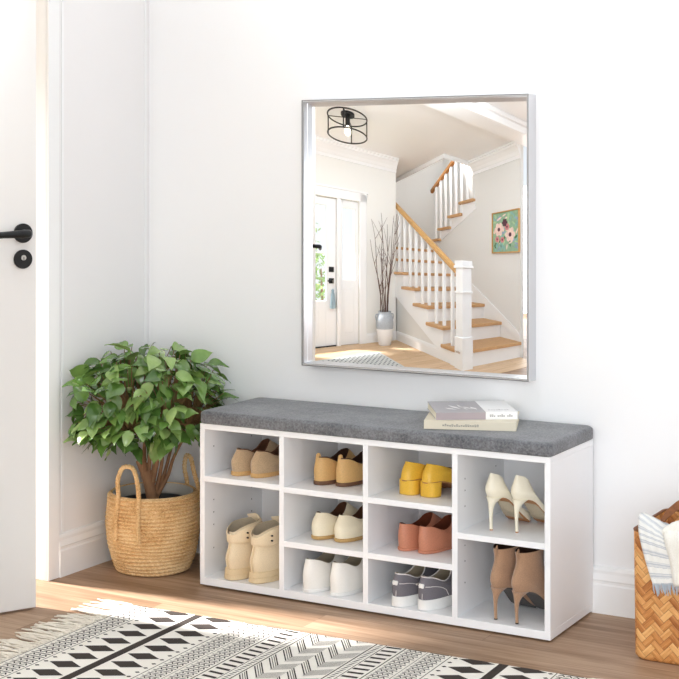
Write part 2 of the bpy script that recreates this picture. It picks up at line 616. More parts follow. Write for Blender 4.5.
def shoe_mat(n, rgb, rough=0.6, var=0.08, bump=0.1, scale=300, **k):
    return mat(n, rgb, rough, var=var, bump=bump, scale=scale, **k)
suede = shoe_mat('beige_suede', (198, 168, 132), 0.95, 0.2, 0.4, 420, sheen=0.4)
crepe = shoe_mat('crepe_sole', (214, 170, 112), 0.75)
brown_in = shoe_mat('brown_lining', (104, 66, 44), 0.7)
tan_l = shoe_mat('tan_leather', (222, 178, 116), 0.5, 0.08, 0.12)
dk_sole = shoe_mat('brown_sole', (112, 78, 56), 0.6)
dk_in = shoe_mat('dark_brown_lining', (70, 42, 28), 0.7)
cream_l = shoe_mat('cream_leather', (248, 236, 208), 0.5, 0.03, 0.08)
tan_sole = shoe_mat('tan_sole', (196, 158, 100), 0.6)
white_l = shoe_mat('white_leather', (246, 244, 238), 0.55, 0.02, 0.06)
beige_in = shoe_mat('beige_lining', (190, 176, 152), 0.85)
yellow_l = shoe_mat('yellow_leather', (236, 187, 62), 0.38, 0.08, 0.1)
rust_l = shoe_mat('rust_leather', (204, 134, 104), 0.45, 0.08, 0.1)
rust_in = shoe_mat('rust_lining', (122, 62, 40), 0.6)
grey_c = shoe_mat('grey_canvas', (120, 116, 122), 0.9, 0.12, 0.4, 600)
rubber = shoe_mat('white_rubber', (244, 243, 240), 0.5, 0.02, 0)
ivory_p = shoe_mat('ivory_patent', (246, 238, 216), 0.35, 0.02, 0.0)
nude_sole = shoe_mat('leather_sole', (176, 120, 72), 0.5)
taupe = shoe_mat('taupe_suede', (176, 138, 108), 0.92, 0.14, 0.3, 380, sheen=0.4)
ash_sole = shoe_mat('ash_sole', (84, 80, 78), 0.6)
sand_n = shoe_mat('sand_nubuck', (238, 218, 184), 0.85, 0.07, 0.25, 350, sheen=0.2)
sand_s = shoe_mat('sand_sole', (228, 204, 164), 0.8, 0.05, 0.1)
stitch = mat('pale_stitching', (232, 226, 222), 0.8)

# 1 beige suede loafers on the upper left shelf
g = 'suede loafers'
for (x, y, f, who) in ((0.496, -0.275, -1, 'left'), (0.558, -0.272, 1, 'right')):
    lab = {'left': 'beige suede loafer nearer the white left side panel, on shelf above the boots', 'right': 'beige suede loafer nearer the divider, on shelf above the boots'}[who]
    low_shoe('loafer', (x, y, 0.309), radians(-9), lab, g, f, 0.235, 0.038, 0.072, 0.083, 0.012, suede, crepe, brown_in,
             y_open=0.62, side=0.74, toe=0.045, heel_w=0.84, lean=0.018, rear_w=0.50, lip=brown_in)
# 3 tan flats with heel tabs
g = 'tan flats'
for (x, y, f, lab) in ((0.749, -0.251, -1, 'tan leather flat with heel tab, the one farther from the yellow heels'), (0.812, -0.241, 1, 'tan leather flat with heel tab, the one closer to the yellow heels')):
    low_shoe('flat_shoe', (x, y, 0.3045), radians(-8), lab, g, f, 0.207, 0.038, 0.076, 0.080, 0.011, tan_l, dk_sole, dk_in,
             y_open=0.66, side=0.74, toe=0.030, tab=True, heel_w=0.80, lean=0.006, rear_w=0.60, lip=dk_in)
# 4 cream flats
g = 'cream flats'
for (x, y, f, lab) in ((0.749, -0.262, -1, 'cream leather slip-on shoe, left of the pair between tan flats and white sneakers'), (0.818, -0.258, 1, 'cream leather slip-on shoe, right of the pair between tan flats and white sneakers')):
    low_shoe('slip_on_shoe', (x, y, 0.1592), radians(-9), lab, g, f, 0.226, 0.041, 0.071, 0.080, 0.010, cream_l, tan_sole, brown_in,
             y_open=0.60, side=0.74, toe=0.034, heel_w=0.82, lean=0.014, rear_w=0.52)
# 7 rust loafers
g = 'rust loafers'
for (x, y, f, lab) in ((1.009, -0.257, -1, 'rust brown leather slip-on, left of the pair above grey sneakers'), (1.069, -0.258, 1, 'rust brown leather slip-on, right of the pair above grey sneakers')):
    low_shoe('slip_on_shoe', (x, y, 0.1595), radians(-10), lab, g, f, 0.225, 0.038, 0.071, 0.079, 0.008, rust_l, rust_l, rust_in,
             y_open=0.60, side=0.76, toe=0.036, heel_w=0.82, lean=0.002, rear_w=0.62)

# sneakers
def sneaker(loc, rz, label, group, foot, L_, hw, Hh, sole, mu, ms, ml, details):
    s = low_shoe('sneaker', loc, rz, label, group, foot, L_, hw, Hh, Hh * 1.12, sole, mu, ms, ml, y_open=0.48, side=0.80, toe=0.050,
                 toe_w=0.8, heel_w=0.80, lean=0.010, rear_w=0.60, tongue=0.016, lip=details.get('lip'))
    # laces across the vamp
    b = MB()
    for k in range(5):
        t = k / 4
        y = lerp(L_ * 0.50, L_ * 0.68, t)
        z = lerp(Hh * 1.12, 0.066, t)
        wd = lerp(0.016, 0.014, t)
        b.tube([(-wd, y - 0.004, z - 0.009), (-wd * 0.5, y, z - 0.001), (0, y, z + 0.001), (wd * 0.5, y, z - 0.001), (wd, y - 0.004, z - 0.009)], 0.002, 6)
    b.build('laces', details['lace'], s.root, 60)
    if details.get('counter'):
        # pale seam lines round the heel patch and a small heel tab
        b = MB()
        for sx in (-1, 1):
            pts = []
            for k in range(9):
                t = k / 8
                yy = lerp(0.004, 0.075, t)
                zz = sole + 0.004 + (Hh - sole - 0.026) * sqrt(max(0, 1 - t ** 2.2))
                ww = lerp(hw * 0.30, hw * 0.83, t ** 0.45) + 0.0018 - 0.10 * max(0, zz - sole - 0.02) * (t > 0.15)
                pts.append((sx * ww, yy - 0.003, zz))
            b.tube(pts, 0.0009, 5)
        b.tube([(0.004, -0.0005, sole + 0.002), (0.004, 0.001, Hh * 0.55), (0.0035, 0.006, Hh * 0.78)], 0.0008, 5)
        b.build('stitching', stitch, s.root, 60)
        b = MB()
        b.box(-0.008, 0.008, -0.001, 0.007, Hh - 0.028, Hh - 0.016)
        b.build('heel_tab', rubber, s.root, 40, bevel=0.0025)
    return s
g = 'white sneakers'
for (x, y, f, lab) in ((0.750, -0.309, -1, 'white leather sneaker on the bench bottom, nearer the boots'), (0.831, -0.303, 1, 'white leather sneaker on the bench bottom, nearer the grey sneakers')):
    sneaker((x, y, 0.0268), radians(-7), lab, g, f, 0.262, 0.044, 0.088, 0.010, white_l, rubber, beige_in, {'lace': beige_in})
g = 'grey sneakers'
for (x, y, f, lab) in ((1.018, -0.308, -1, 'grey canvas sneaker with white sole, nearer the white sneakers'), (1.091, -0.303, 1, 'grey canvas sneaker with white sole, nearer the ankle boots')):
    sneaker((x, y, 0.0268), radians(-11), lab, g, f, 0.255, 0.041, 0.084, 0.027, grey_c, rubber, beige_in, {'lace': rubber, 'counter': True, 'lip': stitch})

# 6 yellow block heels
def block_heel(loc, rz, label, group, foot):
    s = Shoe('block_heel_shoe', loc, rz, label, group, foot)
    L_, hw, hh = 0.205, 0.036, 0.040
    xc = [(0, 0), (0.5, 0), (1, 0.004)]
    W = [(0, hw * 0.82), (0.2, hw * 0.84), (0.45, hw * 0.86), (0.7, hw), (0.9, hw * 0.82), (1, hw * 0.62)]
    zs = [(0, hh), (0.22, hh), (0.45, hh * 0.62), (0.68, 0.006), (1, 0.006)]
    zl = [(0, hh - 0.004), (0.22, hh - 0.004), (0.45, hh * 0.62 - 0.004), (0.68, 0.0), (1, 0.001)]
    s.skin('sole', nude_sole, [outline(0.002, L_, W, zl, 2.5, xc), outline(0.0, L_, W, zs, 2.5, xc, 0.0005)], 1, 40, True, True)
    A = outline(0.0, L_, W, zs, 2.7, xc)
    B = outline(0.003, L_ - 0.002, [(0, hw * 0.80), (0.3, hw * 0.86), (0.7, hw * 0.97), (1, hw * 0.55)], [(0, 0.062), (0.3, 0.058), (0.7, 0.030), (1, 0.020)], 2.4, xc)
    C_ = outline(0.016, L_ * 0.62, [(0, hw * 0.56), (0.5, hw * 0.64), (1, hw * 0.55)], [(0, 0.086), (0.3, 0.078), (0.7, 0.064), (1, 0.060)], 2.3)
    s.skin('upper', yellow_l, [A, B, C_], 7, 60)
    Ci = outline(0.0175, L_ * 0.615, [(0, hw * 0.54), (0.5, hw * 0.62), (1, hw * 0.53)], [(0, 0.086), (0.3, 0.078), (0.7, 0.064), (1, 0.060)], 2.3)
    E = outline(0.016, L_ * 0.7, [(0, hw * 0.5), (0.5, hw * 0.6), (1, hw * 0.4)], [(0, hh + 0.003), (0.3, hh + 0.002), (1, 0.02)], 2.3)
    s.skin('lining', dk_in, [Ci, E], 3, 60, False, True)
    q = lambda w_, y1, z: outline(0.0022, y1, [(0, w_ * 0.98), (0.6, w_), (1, w_ * 0.94)], z, 2.5)
    hl = s.skin('heel', yellow_l, [q(hw * 0.74, 0.052, 0.0025), q(hw * 0.745, 0.053, 0.02), q(hw * 0.77, 0.055, hh - 0.001)], 3, 40, True, True)
    s.skin('heel_tip', tan_sole, [q(hw * 0.735, 0.0515, 0.0), q(hw * 0.735, 0.0515, 0.0025)], 1, 40, True, True, parent=hl)
    return s
g = 'yellow block heels'
block_heel((1.013, -0.247, 0.3042), radians(-9), 'mustard yellow block heel shoe, the one closer to the tan flats', g, -1)
block_heel((1.073, -0.246, 0.3042), radians(-12), 'mustard yellow block heel shoe, the one closer to the ivory stilettos', g, 1)

# 9 ivory stilettos, 10 taupe ankle boots
def high_heel(kind, loc, rz, label, group, foot, L_, hh, mu, msole, ml, mtip, boot=False):
    s = Shoe(kind, loc, rz, label, group, foot)
    hw = 0.036
    yh = 0.002
    xc = [(0, 0), (0.6, 0), (1, 0.006)]
    W = [(0, hw * 0.74), (0.12, hw * 0.82), (0.38, hw * 0.70), (0.66, hw * 0.98), (0.85, hw * 0.70), (1, hw * 0.20)]
    zs = [(0, hh), (0.16, hh * 0.97), (0.30, hh * 0.80), (0.50, hh * 0.36), (0.66, 0.007), (0.8, 0.005), (1, 0.007)]
    zl = [(p, z - 0.004) for p, z in zs]
    y0 = 0.004
    s.skin('sole', msole, [outline(y0 + 0.003, L_, W, zl, 2.2, xc, -0.002), outline(y0 + 0.001, L_, W, zs, 2.2, xc)], 1, 40, True, True)
    A = outline(y0, L_, W, zs, 2.2, xc, 0.0004)
    if not boot:
        B = outline(y0 - 0.008, L_ - 0.002, [(0, hw * 0.90), (0.15, hw * 0.98), (0.4, hw * 0.84), (0.66, hw * 0.95), (0.85, hw * 0.62), (1, hw * 0.17)],
                    [(0, hh + 0.022), (0.16, hh + 0.020), (0.3, hh * 0.80 + 0.020), (0.5, hh * 0.36 + 0.018), (0.66, 0.028), (0.85, 0.016), (1, 0.011)], 2.2, xc)
        C_ = outline(y0 + 0.004, L_ * 0.74, [(0, hw * 0.36), (0.3, hw * 0.60), (0.7, hw * 0.66), (1, hw * 0.42)],
                     [(0, hh + 0.062), (0.2, hh + 0.048), (0.45, hh * 0.72), (0.75, 0.046), (1, 0.034)], 2.1)
        s.skin('upper', mu, [A, B, C_], 8, 60)
        Ci = outline(y0 + 0.0055, L_ * 0.735, [(0, hw * 0.34), (0.3, hw * 0.58), (0.7, hw * 0.64), (1, hw * 0.40)],
                     [(0, hh + 0.061), (0.2, hh + 0.047), (0.45, hh * 0.72), (0.75, 0.046), (1, 0.034)], 2.1)
        E = outline(y0 + 0.004, L_ * 0.85, [(0, hw * 0.5), (0.4, hw * 0.55), (0.7, hw * 0.8), (1, hw * 0.3)],
                    [(0, hh + 0.004), (0.2, hh + 0.002), (0.5, hh * 0.36 + 0.006), (0.7, 0.012), (1, 0.012)], 2.1)
        s.skin('lining', ml, [Ci, E], 3, 60, False, True)
    else:
        B = outline(y0 - 0.009, L_ - 0.002, [(0, hw * 0.80), (0.15, hw * 0.92), (0.4, hw * 0.80), (0.66, hw * 0.95), (0.85, hw * 0.64), (1, hw * 0.18)],
                    [(0, hh + 0.020), (0.16, hh + 0.020), (0.3, hh * 0.80 + 0.022), (0.5, hh * 0.36 + 0.026), (0.66, 0.036), (0.85, 0.020), (1, 0.012)], 2.2, xc)
        C1 = outline(y0 - 0.002, L_ * 0.70, [(0, hw * 0.64), (0.4, hw * 0.78), (0.75, hw * 0.78), (1, hw * 0.42)], [(0, hh + 0.045), (0.4, hh + 0.035), (0.75, 0.088), (1, 0.068)], 2.2)
        C2 = outline(y0 + 0.012, L_ * 0.52, [(0, hw * 0.60), (0.5, hw * 0.76), (1, hw * 0.55)], [(0, hh + 0.068), (0.5, hh + 0.066), (1, 0.128)], 2.2)
        C3 = outline(y0 + 0.010, L_ * 0.50, [(0, hw * 0.64), (0.5, hw * 0.82), (1, hw * 0.62)], [(0, 0.176), (0.5, 0.179), (1, 0.183)], 2.3)
        s.skin('upper', mu, [A, B, C1, C2, C3], 7, 60)
        Ci = outline(y0 + 0.012, L_ * 0.49, [(0, hw * 0.60), (0.5, hw * 0.78), (1, hw * 0.58)], [(0, 0.176), (0.5, 0.179), (1, 0.183)], 2.3)
        E = outline(y0 + 0.016, L_ * 0.5, [(0, hw * 0.5), (0.5, hw * 0.6), (1, hw * 0.4)], [(0, 0.12), (1, 0.13)], 2.2)
        s.skin('lining', ml, [Ci, E], 2, 60, False, True)
        s.tube('pull_tab', mu, [(0, y0 + 0.009, 0.160), (0, y0 + 0.007, 0.178), (0, y0 + 0.012, 0.184), (0, y0 + 0.015, 0.172)], 0.002, 6)
    # slim heel
    hl = []
    for t, wx, wy, yc in ((0.0, 0.0040, 0.0042, 0.010), (0.35, 0.0042, 0.0048, 0.0085), (0.65, 0.0060, 0.0075, 0.0095), (0.82, 0.0100, 0.0125, 0.0145), (0.93, 0.0165, 0.0185, 0.0210), (1.0, 0.0225, 0.0260, 0.0275)):
        z = lerp(0.003, hh - 0.0005, t)
        z2 = hh * 0.965
        hl.append([(wx * sin(2 * pi * k / 20), yc - wy * cos(2 * pi * k / 20), z) for k in range(20)])
    b = MB()
    b.rings([flip_pts(q, foot) for q in catmull(hl, 4)], True, True, True)
    ho = b.build('heel', mu, s.root, 60)
    b = MB().lathe([(0.0042, 0.0), (0.0044, 0.003)], 12, (0, 0.010, 0), 0, True, True)
    b.build('heel_tip', mtip, ho)
    return s
g = 'ivory stilettos'
high_heel('stiletto_shoe', (1.262, -0.259, 0.2420), radians(-10), 'ivory pointed stiletto shoe, the one farther from the bench end', g, -1, 0.205, 0.084, ivory_p, nude_sole, beige_in, nude_sole)
high_heel('stiletto_shoe', (1.328, -0.250, 0.2420), radians(-14), 'ivory pointed stiletto shoe, the one nearer the bench end', g, 1, 0.205, 0.084, ivory_p, nude_sole, beige_in, nude_sole)
g = 'taupe ankle boots'
high_heel('ankle_boot', (1.289, -0.291, 0.0272), radians(-8), 'taupe suede stiletto ankle boot, the one nearer the grey sneakers', g, -1, 0.225, 0.080, taupe, ash_sole, dk_in, M['black'], True)
high_heel('ankle_boot', (1.349, -0.299, 0.0272), radians(-13), 'taupe suede stiletto ankle boot, the one nearer the bench end', g, 1, 0.225, 0.080, taupe, ash_sole, dk_in, M['black'], True)

# 2 sand lace-up boots
def lace_boot(loc, rz, label, group, foot):
    s = Shoe('lace_up_boot', loc, rz, label, group, foot)
    L_, hw = 0.250, 0.043
    W = [(0, hw * 0.80), (0.15, hw * 0.82), (0.4, hw * 0.86), (0.68, hw), (0.88, hw * 0.9), (1, hw * 0.72)]
    so = s.skin('sole', sand_s, [outline(0.004, L_, W, 0.0, 2.6), outline(0.0, L_ + 0.002, W, 0.003, 2.6, 0, 0.002), outline(0.0, L_ + 0.002, W, 0.016, 2.6, 0, 0.0015),
                                 outline(0.001, L_ + 0.001, W, 0.0165, 2.6, 0, 0.0005), outline(0.001, L_ + 0.001, W, 0.019, 2.6, 0, 0.0005), outline(0.0, L_ + 0.002, W, 0.0195, 2.6, 0, 0.0015), outline(0.001, L_, W, 0.032, 2.6)], 1, 40, True, True)
    A = outline(0.004, L_ - 0.002, W, 0.031, 2.5, 0, -0.002)
    B = outline(0.000, L_ - 0.006, [(0, hw * 0.78), (0.3, hw * 0.86), (0.68, hw * 0.98), (1, hw * 0.66)], [(0, 0.062), (0.4, 0.066), (0.7, 0.062), (1, 0.050)], 2.4)
    C1 = outline(0.009, L_ * 0.72, [(0, hw * 0.62), (0.4, hw * 0.72), (1, hw * 0.5)], [(0, 0.092), (0.5, 0.094), (1, 0.080)], 2.3)
    C2 = outline(0.013, L_ * 0.56, [(0, hw * 0.58), (0.5, hw * 0.68), (1, hw * 0.46)], [(0, 0.116), (0.5, 0.120), (1, 0.116)], 2.3)
    C3 = outline(0.013, L_ * 0.52, [(0, hw * 0.60), (0.5, hw * 0.70), (1, hw * 0.44)], [(0, 0.136), (0.12, 0.146), (0.3, 0.154), (0.6, 0.157), (1, 0.160)], 2.4)
    s.skin('upper', sand_n, [A, B, C1, C2, C3], 7, 60)
    Ci = outline(0.0155, L_ * 0.51, [(0, hw * 0.54), (0.5, hw * 0.64), (1, hw * 0.40)], [(0, 0.136), (0.12, 0.146), (0.3, 0.154), (0.6, 0.157), (1, 0.160)], 2.4)
    E = outline(0.016, L_ * 0.5, [(0, hw * 0.5), (0.5, hw * 0.56), (1, hw * 0.36)], [(0, 0.09), (1, 0.10)], 2.3)
    s.skin('lining', beige_in, [Ci, E], 3, 60, False, True)
    # folded collar band round the ankle
    def cuff(off, z0):
        return outline(0.0125, L_ * 0.51, [(0, hw * 0.59), (0.5, hw * 0.69), (1, hw * 0.43)], z0, 2.4, 0, off)
    c0 = [(0, 0.106), (0.35, 0.103), (0.7, 0.110), (1, 0.116)]
    c1 = [(0, 0.128), (0.12, 0.138), (0.3, 0.146), (0.7, 0.152), (1, 0.155)]
    cf = s.skin('collar', sand_n, [cuff(0.001, c0), cuff(0.0045, [(a, z + 0.002) for a, z in c0]), cuff(0.0052, [(a, z + 0.02) for a, z in c0]), cuff(0.0058, c1), cuff(0.003, [(a, z + 0.003) for a, z in c1])], 2, 60)
    for z in (0.119, 0.133):
        for sx in (1, -1):
            MB().tube([(sx * (hw * 0.68), 0.045, z), (sx * (hw * 0.69 + 0.0070), 0.045, z)], 0.0026, 10).build('eyelet', M['black'], cf)
    s.tube('heel_seam', sand_s, [(0, 0.0012, 0.034), (0, -0.0012, 0.06), (0, 0.0052, 0.086), (0, 0.010, 0.103)], 0.0022, 6)
    b = MB()
    for k in range(4):
        z = lerp(0.104, 0.146, k / 3)
        y = lerp(L_ * 0.66, L_ * 0.535, k / 3)
        b.tube([(-0.018, y - 0.014, z - 0.004), (-0.009, y - 0.002, z), (0, y + 0.002, z + 0.001), (0.009, y - 0.002, z), (0.018, y - 0.014, z - 0.004)], 0.0022, 6)
    b.build('laces', sand_s, s.root, 60)
    b = MB()
    rows = []
    for k in range(6):
        t = k / 5
        rows.append([(0.022 * u, lerp(L_ * 0.60, L_ * 0.46, t) - 0.010 * u * u, lerp(0.108, 0.172, t) - 0.004 * abs(u)) for u in (-1, -0.5, 0, 0.5, 1)])
    b.rings(rows, False)
    o = b.build('tongue', sand_n, s.root, 60)
    sm = o.modifiers.new('thick', 'SOLIDIFY'); sm.thickness = 0.003; sm.offset = 0
    s.root.scale = (1, 1, 0.96)
    return s
g = 'sand boots'
lace_boot((0.498, -0.308, 0.0268), radians(-9), 'sand coloured lace-up boot, the one nearer the plant basket', g, -1)
lace_boot((0.575, -0.304, 0.0268), radians(-9), 'sand coloured lace-up boot, the one nearer the white sneakers', g, 1)
# ------------------------------------------------------------------ books on the cushion
paper = mat('book_paper', (236, 228, 206), 0.9, var=0.06, scale=400, stretch=(1, 1, 14))
cover_c = mat('cream_cover', (226, 217, 196), 0.7)
cover_g = mat('grey_cover', (178, 174, 176), 0.6)
cover_w = mat('white_cover', (244, 243, 241), 0.6)
spine_m = mat('mauve_spine', (172, 160, 163), 0.6)
ink = mat('grey_ink', (126, 122, 118), 0.8)
blossom_w = mat('white_print', (238, 236, 234), 0.7)

def script(mb, x0, x1, z0, z1, y, n, mi, seed, flat=False):
    """a run of small unreadable letter strokes"""
    r = random.Random(seed)
    x = x0
    step = (x1 - x0) / n
    for k in range(n):
        h = r.choice((0.5, 0.55, 0.6, 0.95))
        wd = step * 0.22
        if r.random() > 0.13:
            for xx in (x, x + step * 0.45):
                p = (xx, xx + wd, z0, lerp(z0, z1, h))
                if flat:
                    mb.box(p[0], p[1], p[2], p[3], y, y + 0.0002, mi)
                else:
                    mb.box(p[0], p[1], y - 0.0002, y, p[2], p[3], mi)
            zz = z0 if r.random() > 0.5 else lerp(z0, z1, h * 0.8)
            if flat:
                mb.box(x, x + step * 0.6, zz, zz + wd, y, y + 0.0002, mi)
            else:
                mb.box(x, x + step * 0.6, y - 0.0002, y, zz, zz + wd, mi)
        x += step

bk = thing('book', (1.096, -0.296, CT), radians(20.4), 'thicker cream book with spine lettering, lying under the grey and white book', 'book', 'books on the bench')
b = MB()
b.box(0, 0.236, 0, 0.190, 0, 0.0018); b.box(0, 0.236, 0, 0.190, 0.0200, 0.0218); b.box(0, 0.236, 0, 0.002, 0.0018, 0.0200)
script(b, 0.048, 0.142, 0.008, 0.0145, 0, 16, 1, 3)
b.build('cover', [cover_c, ink], bk)
MB().box(0.002, 0.233, 0.002, 0.187, 0.0018, 0.0200).build('pages', paper, bk)
bk2 = thing('book', (1.121, -0.276, CT + 0.0219), radians(33), 'thinner book with grey and white cover, lying on top of the cream book', 'book', 'books on the bench')
LB, DBK, TB = 0.212, 0.190, 0.0195
b = MB()
gx = 0.129
for z0, z1 in ((0, 0.0015), (TB - 0.0015, TB)):
    b.box(0, gx, 0, DBK, z0, z1, 0); b.box(gx, LB, 0, DBK, z0, z1, 1)
b.box(0, gx, -0.0002, 0.0015, 0, TB - 0.0015, 2); b.box(gx, LB, -0.0002, 0.0015, 0, TB - 0.0015, 1)
script(b, 0.140, 0.200, 0.007, 0.0135, -0.0002, 12, 3, 11)
script(b, 0.140, 0.196, 0.030, 0.040, TB, 8, 3, 5, True)
# pale abstract print on the grey cover
for px, py, ln, an in ((0.070, 0.05, 0.075, 1.9), (0.086, 0.04, 0.09, 1.75), (0.100, 0.05, 0.07, 2.0), (0.058, 0.04, 0.045, 2.2), (0.112, 0.04, 0.05, 1.8)):
    dx, dy = cos(an), sin(an)
    nx, ny = -dy * 0.0065, dx * 0.0065
    pts = [(px - nx * 0.3, py - ny * 0.3), (px + dx * ln * 0.5 - nx, py + dy * ln * 0.5 - ny), (px + dx * ln, py + dy * ln), (px + dx * ln * 0.5 + nx, py + dy * ln * 0.5 + ny)]
    b.quad([(q[0], q[1], TB + 0.0003) for q in pts], 4)
b.build('cover', [cover_g, cover_w, spine_m, ink, blossom_w], bk2)
MB().box(0.001, LB - 0.003, 0.0015, DBK - 0.003, 0.0015, TB - 0.0015).build('pages', paper, bk2)

# ------------------------------------------------------------------ rug
def rug_mat(name, rgb):
    return mat(name, rgb, 0.97, spec=0.1, var=0.07, scale=500, bump=0.4)
rug_w = rug_mat('rug_cream', (246, 241, 231))
rug_k = rug_mat('rug_charcoal', (72, 66, 62))
rug_f = rug_mat('rug_fringe', (238, 230, 215))
RW, RD, RZ = 1.250, 0.86, 0.006
rug = thing('area_rug', (0.377, -0.569, 0), 0.033, 'cream woven rug with charcoal geometric bands in front of the bench', 'rug')
b = MB()
b.box(0, RW, -RD, 0, 0.0, RZ, 0)
ZP = RZ + 0.0004
def poly(pts):
    for mir in (False, True):
        P = [((RW - x if mir else x), y) for x, y in pts]
        b.quad([(x, y, ZP) for x, y in P], 1)
def strip(x0, x1, y0, y1):
    y0, y1 = max(y0, -RD), min(y1, 0.0)
    if y1 > y0:
        poly([(x0, y0), (x1, y0), (x1, y1), (x0, y1)])
def line(x, wd=0.0022):
    strip(x - wd / 2, x + wd / 2, -RD, 0)
def key_band(x0, x1, pitch, th):
    """small interlocking comb figures between two lines"""
    y = 0.0
    k = 0
    while y > -RD:
        strip(x0, x1, y - th, y)
        xm = (x0 + x1) / 2
        ym = y - pitch * 0.5
        wd = (x1 - x0)
        for j in range(3):
            xa = x0 + wd * (0.10 + 0.30 * j)
            poly([(xa, ym - pitch * 0.34), (xa + wd * 0.13, ym + pitch * 0.02), (xa + wd * 0.13, ym + pitch * 0.26), (xa, ym - pitch * 0.10)])
            poly([(xa + wd * 0.13, ym + pitch * 0.02), (xa + wd * 0.26, ym - pitch * 0.34), (xa + wd * 0.26, ym - pitch * 0.10), (xa + wd * 0.13, ym + pitch * 0.26)])
        y -= pitch
        k += 1
line(0.003); line(0.074)
key_band(0.010, 0.068, 0.024, 0.0040)
strip(0.192, 0.216, -RD, 0)
for k in range(14):
    yc = -0.010 - 0.066 * k
    for xc in (0.140, 0.268):
        h = 0.0255
        q = [(xc - 0.046, yc), (xc, yc - h), (xc + 0.046, yc), (xc, yc + h)]
        if yc - h > -RD:
            if yc + h > 0:
                q = [(xc - 0.046, yc), (xc, yc - h), (xc + 0.046, yc), (xc + 0.02, -0.0003), (xc - 0.02, -0.0003)]
            poly(q)
for k in range(26):
    yc = -0.012 - 0.033 * k
    for xc in (0.086, 0.322):
        poly([(xc - 0.007, yc), (xc, yc - 0.0055), (xc + 0.007, yc), (xc, yc + 0.0055)])
line(0.336)
key_band(0.343, 0.391, 0.0225, 0.0036)
line(0.397, 0.0014)
key_band(0.403, 0.449, 0.0225, 0.0036)
line(0.456, 0.003)
for k in range(30):
    yc = -0.010 - 0.0292 * k
    if yc > -RD + 0.01:
        poly([(0.464, yc - 0.0025), (0.503, yc - 0.0065), (0.503, yc + 0.0045), (0.464, yc + 0.0085 if k else yc + 0.006)])
line(0.507); line(0.533, 0.0034)
for k in range(75):
    yc = -0.006 - 0.0115 * k
    if yc > -RD + 0.01:
        poly([(0.512, yc), (0.520, yc - 0.003), (0.528, yc), (0.520, yc + 0.003)])
# big chevrons: four thick bars going one way, six fine ones back
def seg(xa, ya, xb, yb, off0, wd):
    pts = [(xa, ya - off0), (xb, yb - off0), (xb, yb - off0 - wd), (xa, ya - off0 - wd)]
    # clip to the rug in y
    def clip(P, keep, yv):
        out = []
        for i in range(len(P)):
            p, q = P[i], P[(i + 1) % len(P)]
            ip, iq = keep(p[1]), keep(q[1])
            if ip:
                out.append(p)
            if ip != iq:
                t = (yv - p[1]) / (q[1] - p[1])
                out.append((lerp(p[0], q[0], t), yv))
        return out
    pts = clip(pts, lambda v: v <= -0.0005, -0.0005)
    if len(pts) > 2:
        pts = clip(pts, lambda v: v >= -RD + 0.0005, -RD + 0.0005)
    if len(pts) > 2:
        b.quad([(x, y, ZP) for x, y in pts], 1)
C0, C1 = 0.538, RW - 0.538
q4 = (C1 - C0) / 4
for k in range(-2, 16):
    y0 = 0.02 - 0.0667 * k
    dy = 0.066
    for j in range(4):
        wd = 0.0058 if j in (0, 3) else 0.0034
        for s_ in (0, 2):
            seg(C0 + q4 * s_, y0, C0 + q4 * (s_ + 1.02), y0 - dy, 0.0098 * j, wd)
    for j in range(6):
        for s_ in (1, 3):
            seg(C0 + q4 * s_, y0 - dy, C0 + q4 * (s_ + 1), y0 - dy * 0.52, 0.0075 * j, 0.0022)
b.build('weave', [rug_w, rug_k], rug)
b = MB()
r2 = random.Random(4)
for sgn, x0 in ((-1, 0.0), (1, RW)):
    n = 118
    for k in range(n):
        y = -RD * (k + 0.5) / n
        ln = r2.uniform(0.095, 0.135)
        a = r2.gauss(0, 0.16)
        z = 0.0032
        pts = []
        for j in range(6):
            t = j / 5
            pts.append((x0 + sgn * ln * t * cos(a), y + ln * t * sin(a) + 0.004 * sin(t * 5 + k), lerp(0.0042, z, t) + 0.0016 * abs(sin(t * 6 + k * 1.7))))
        b.tube(pts, [0.0018, 0.0026, 0.0028, 0.0028, 0.0030, 0.0016], 5)
        if k % 2 == 0:
            b.tube([(x0 + sgn * 0.002, y - 0.002, 0.005), (x0 + sgn * 0.012, y + 0.002, 0.0062), (x0 + sgn * 0.022, y + 0.003, 0.005)], 0.0034, 6)
fr = b.build('fringe', rug_f, rug, 60)
fr['kind'] = 'stuff'
fr['label'] = 'cream knotted fringe strands'

# ------------------------------------------------------------------ plant basket
def rope_mat():
    m = bpy.data.materials.new('seagrass_rope')
    m.use_nodes = True
    t = NT(m)
    n = t.noise(t.mapping(t.coord(), (1, 1, 2.0)), 190, 4, 0.7)
    n2 = t.noise(t.coord(), 14, 2, 0.5)
    s = t.math('ADD', t.math('MULTIPLY', n.outputs[0], 0.7), t.math('MULTIPLY', n2.outputs[0], 0.35))
    t.link(t.ramp(s, [(0.34, lin((172, 124, 74))), (0.48, lin((224, 182, 126))), (0.66, lin((248, 220, 172)))]), t.bsdf.inputs['Base Color'])
    t.bsdf.inputs['Roughness'].default_value = 0.85
    t.bump(n.outputs[0], 0.4, 0.002)
    return m
ROPE = rope_mat()
PX, PY = 0.180, -0.222
RIMZ = 0.226
bas = thing('plant_basket', (PX, PY, 0), 0, 'round coiled seagrass basket with rope handles holding the leafy plant', 'basket')
def bas_r(z):
    return prof([(0, 0.100), (0.012, 0.108), (0.05, 0.121), (0.12, 0.1335), (0.17, 0.1325), (RIMZ, 0.1265)], z)
rows = 21
NA = 300
prof_out = []
sub = 6
loops = []
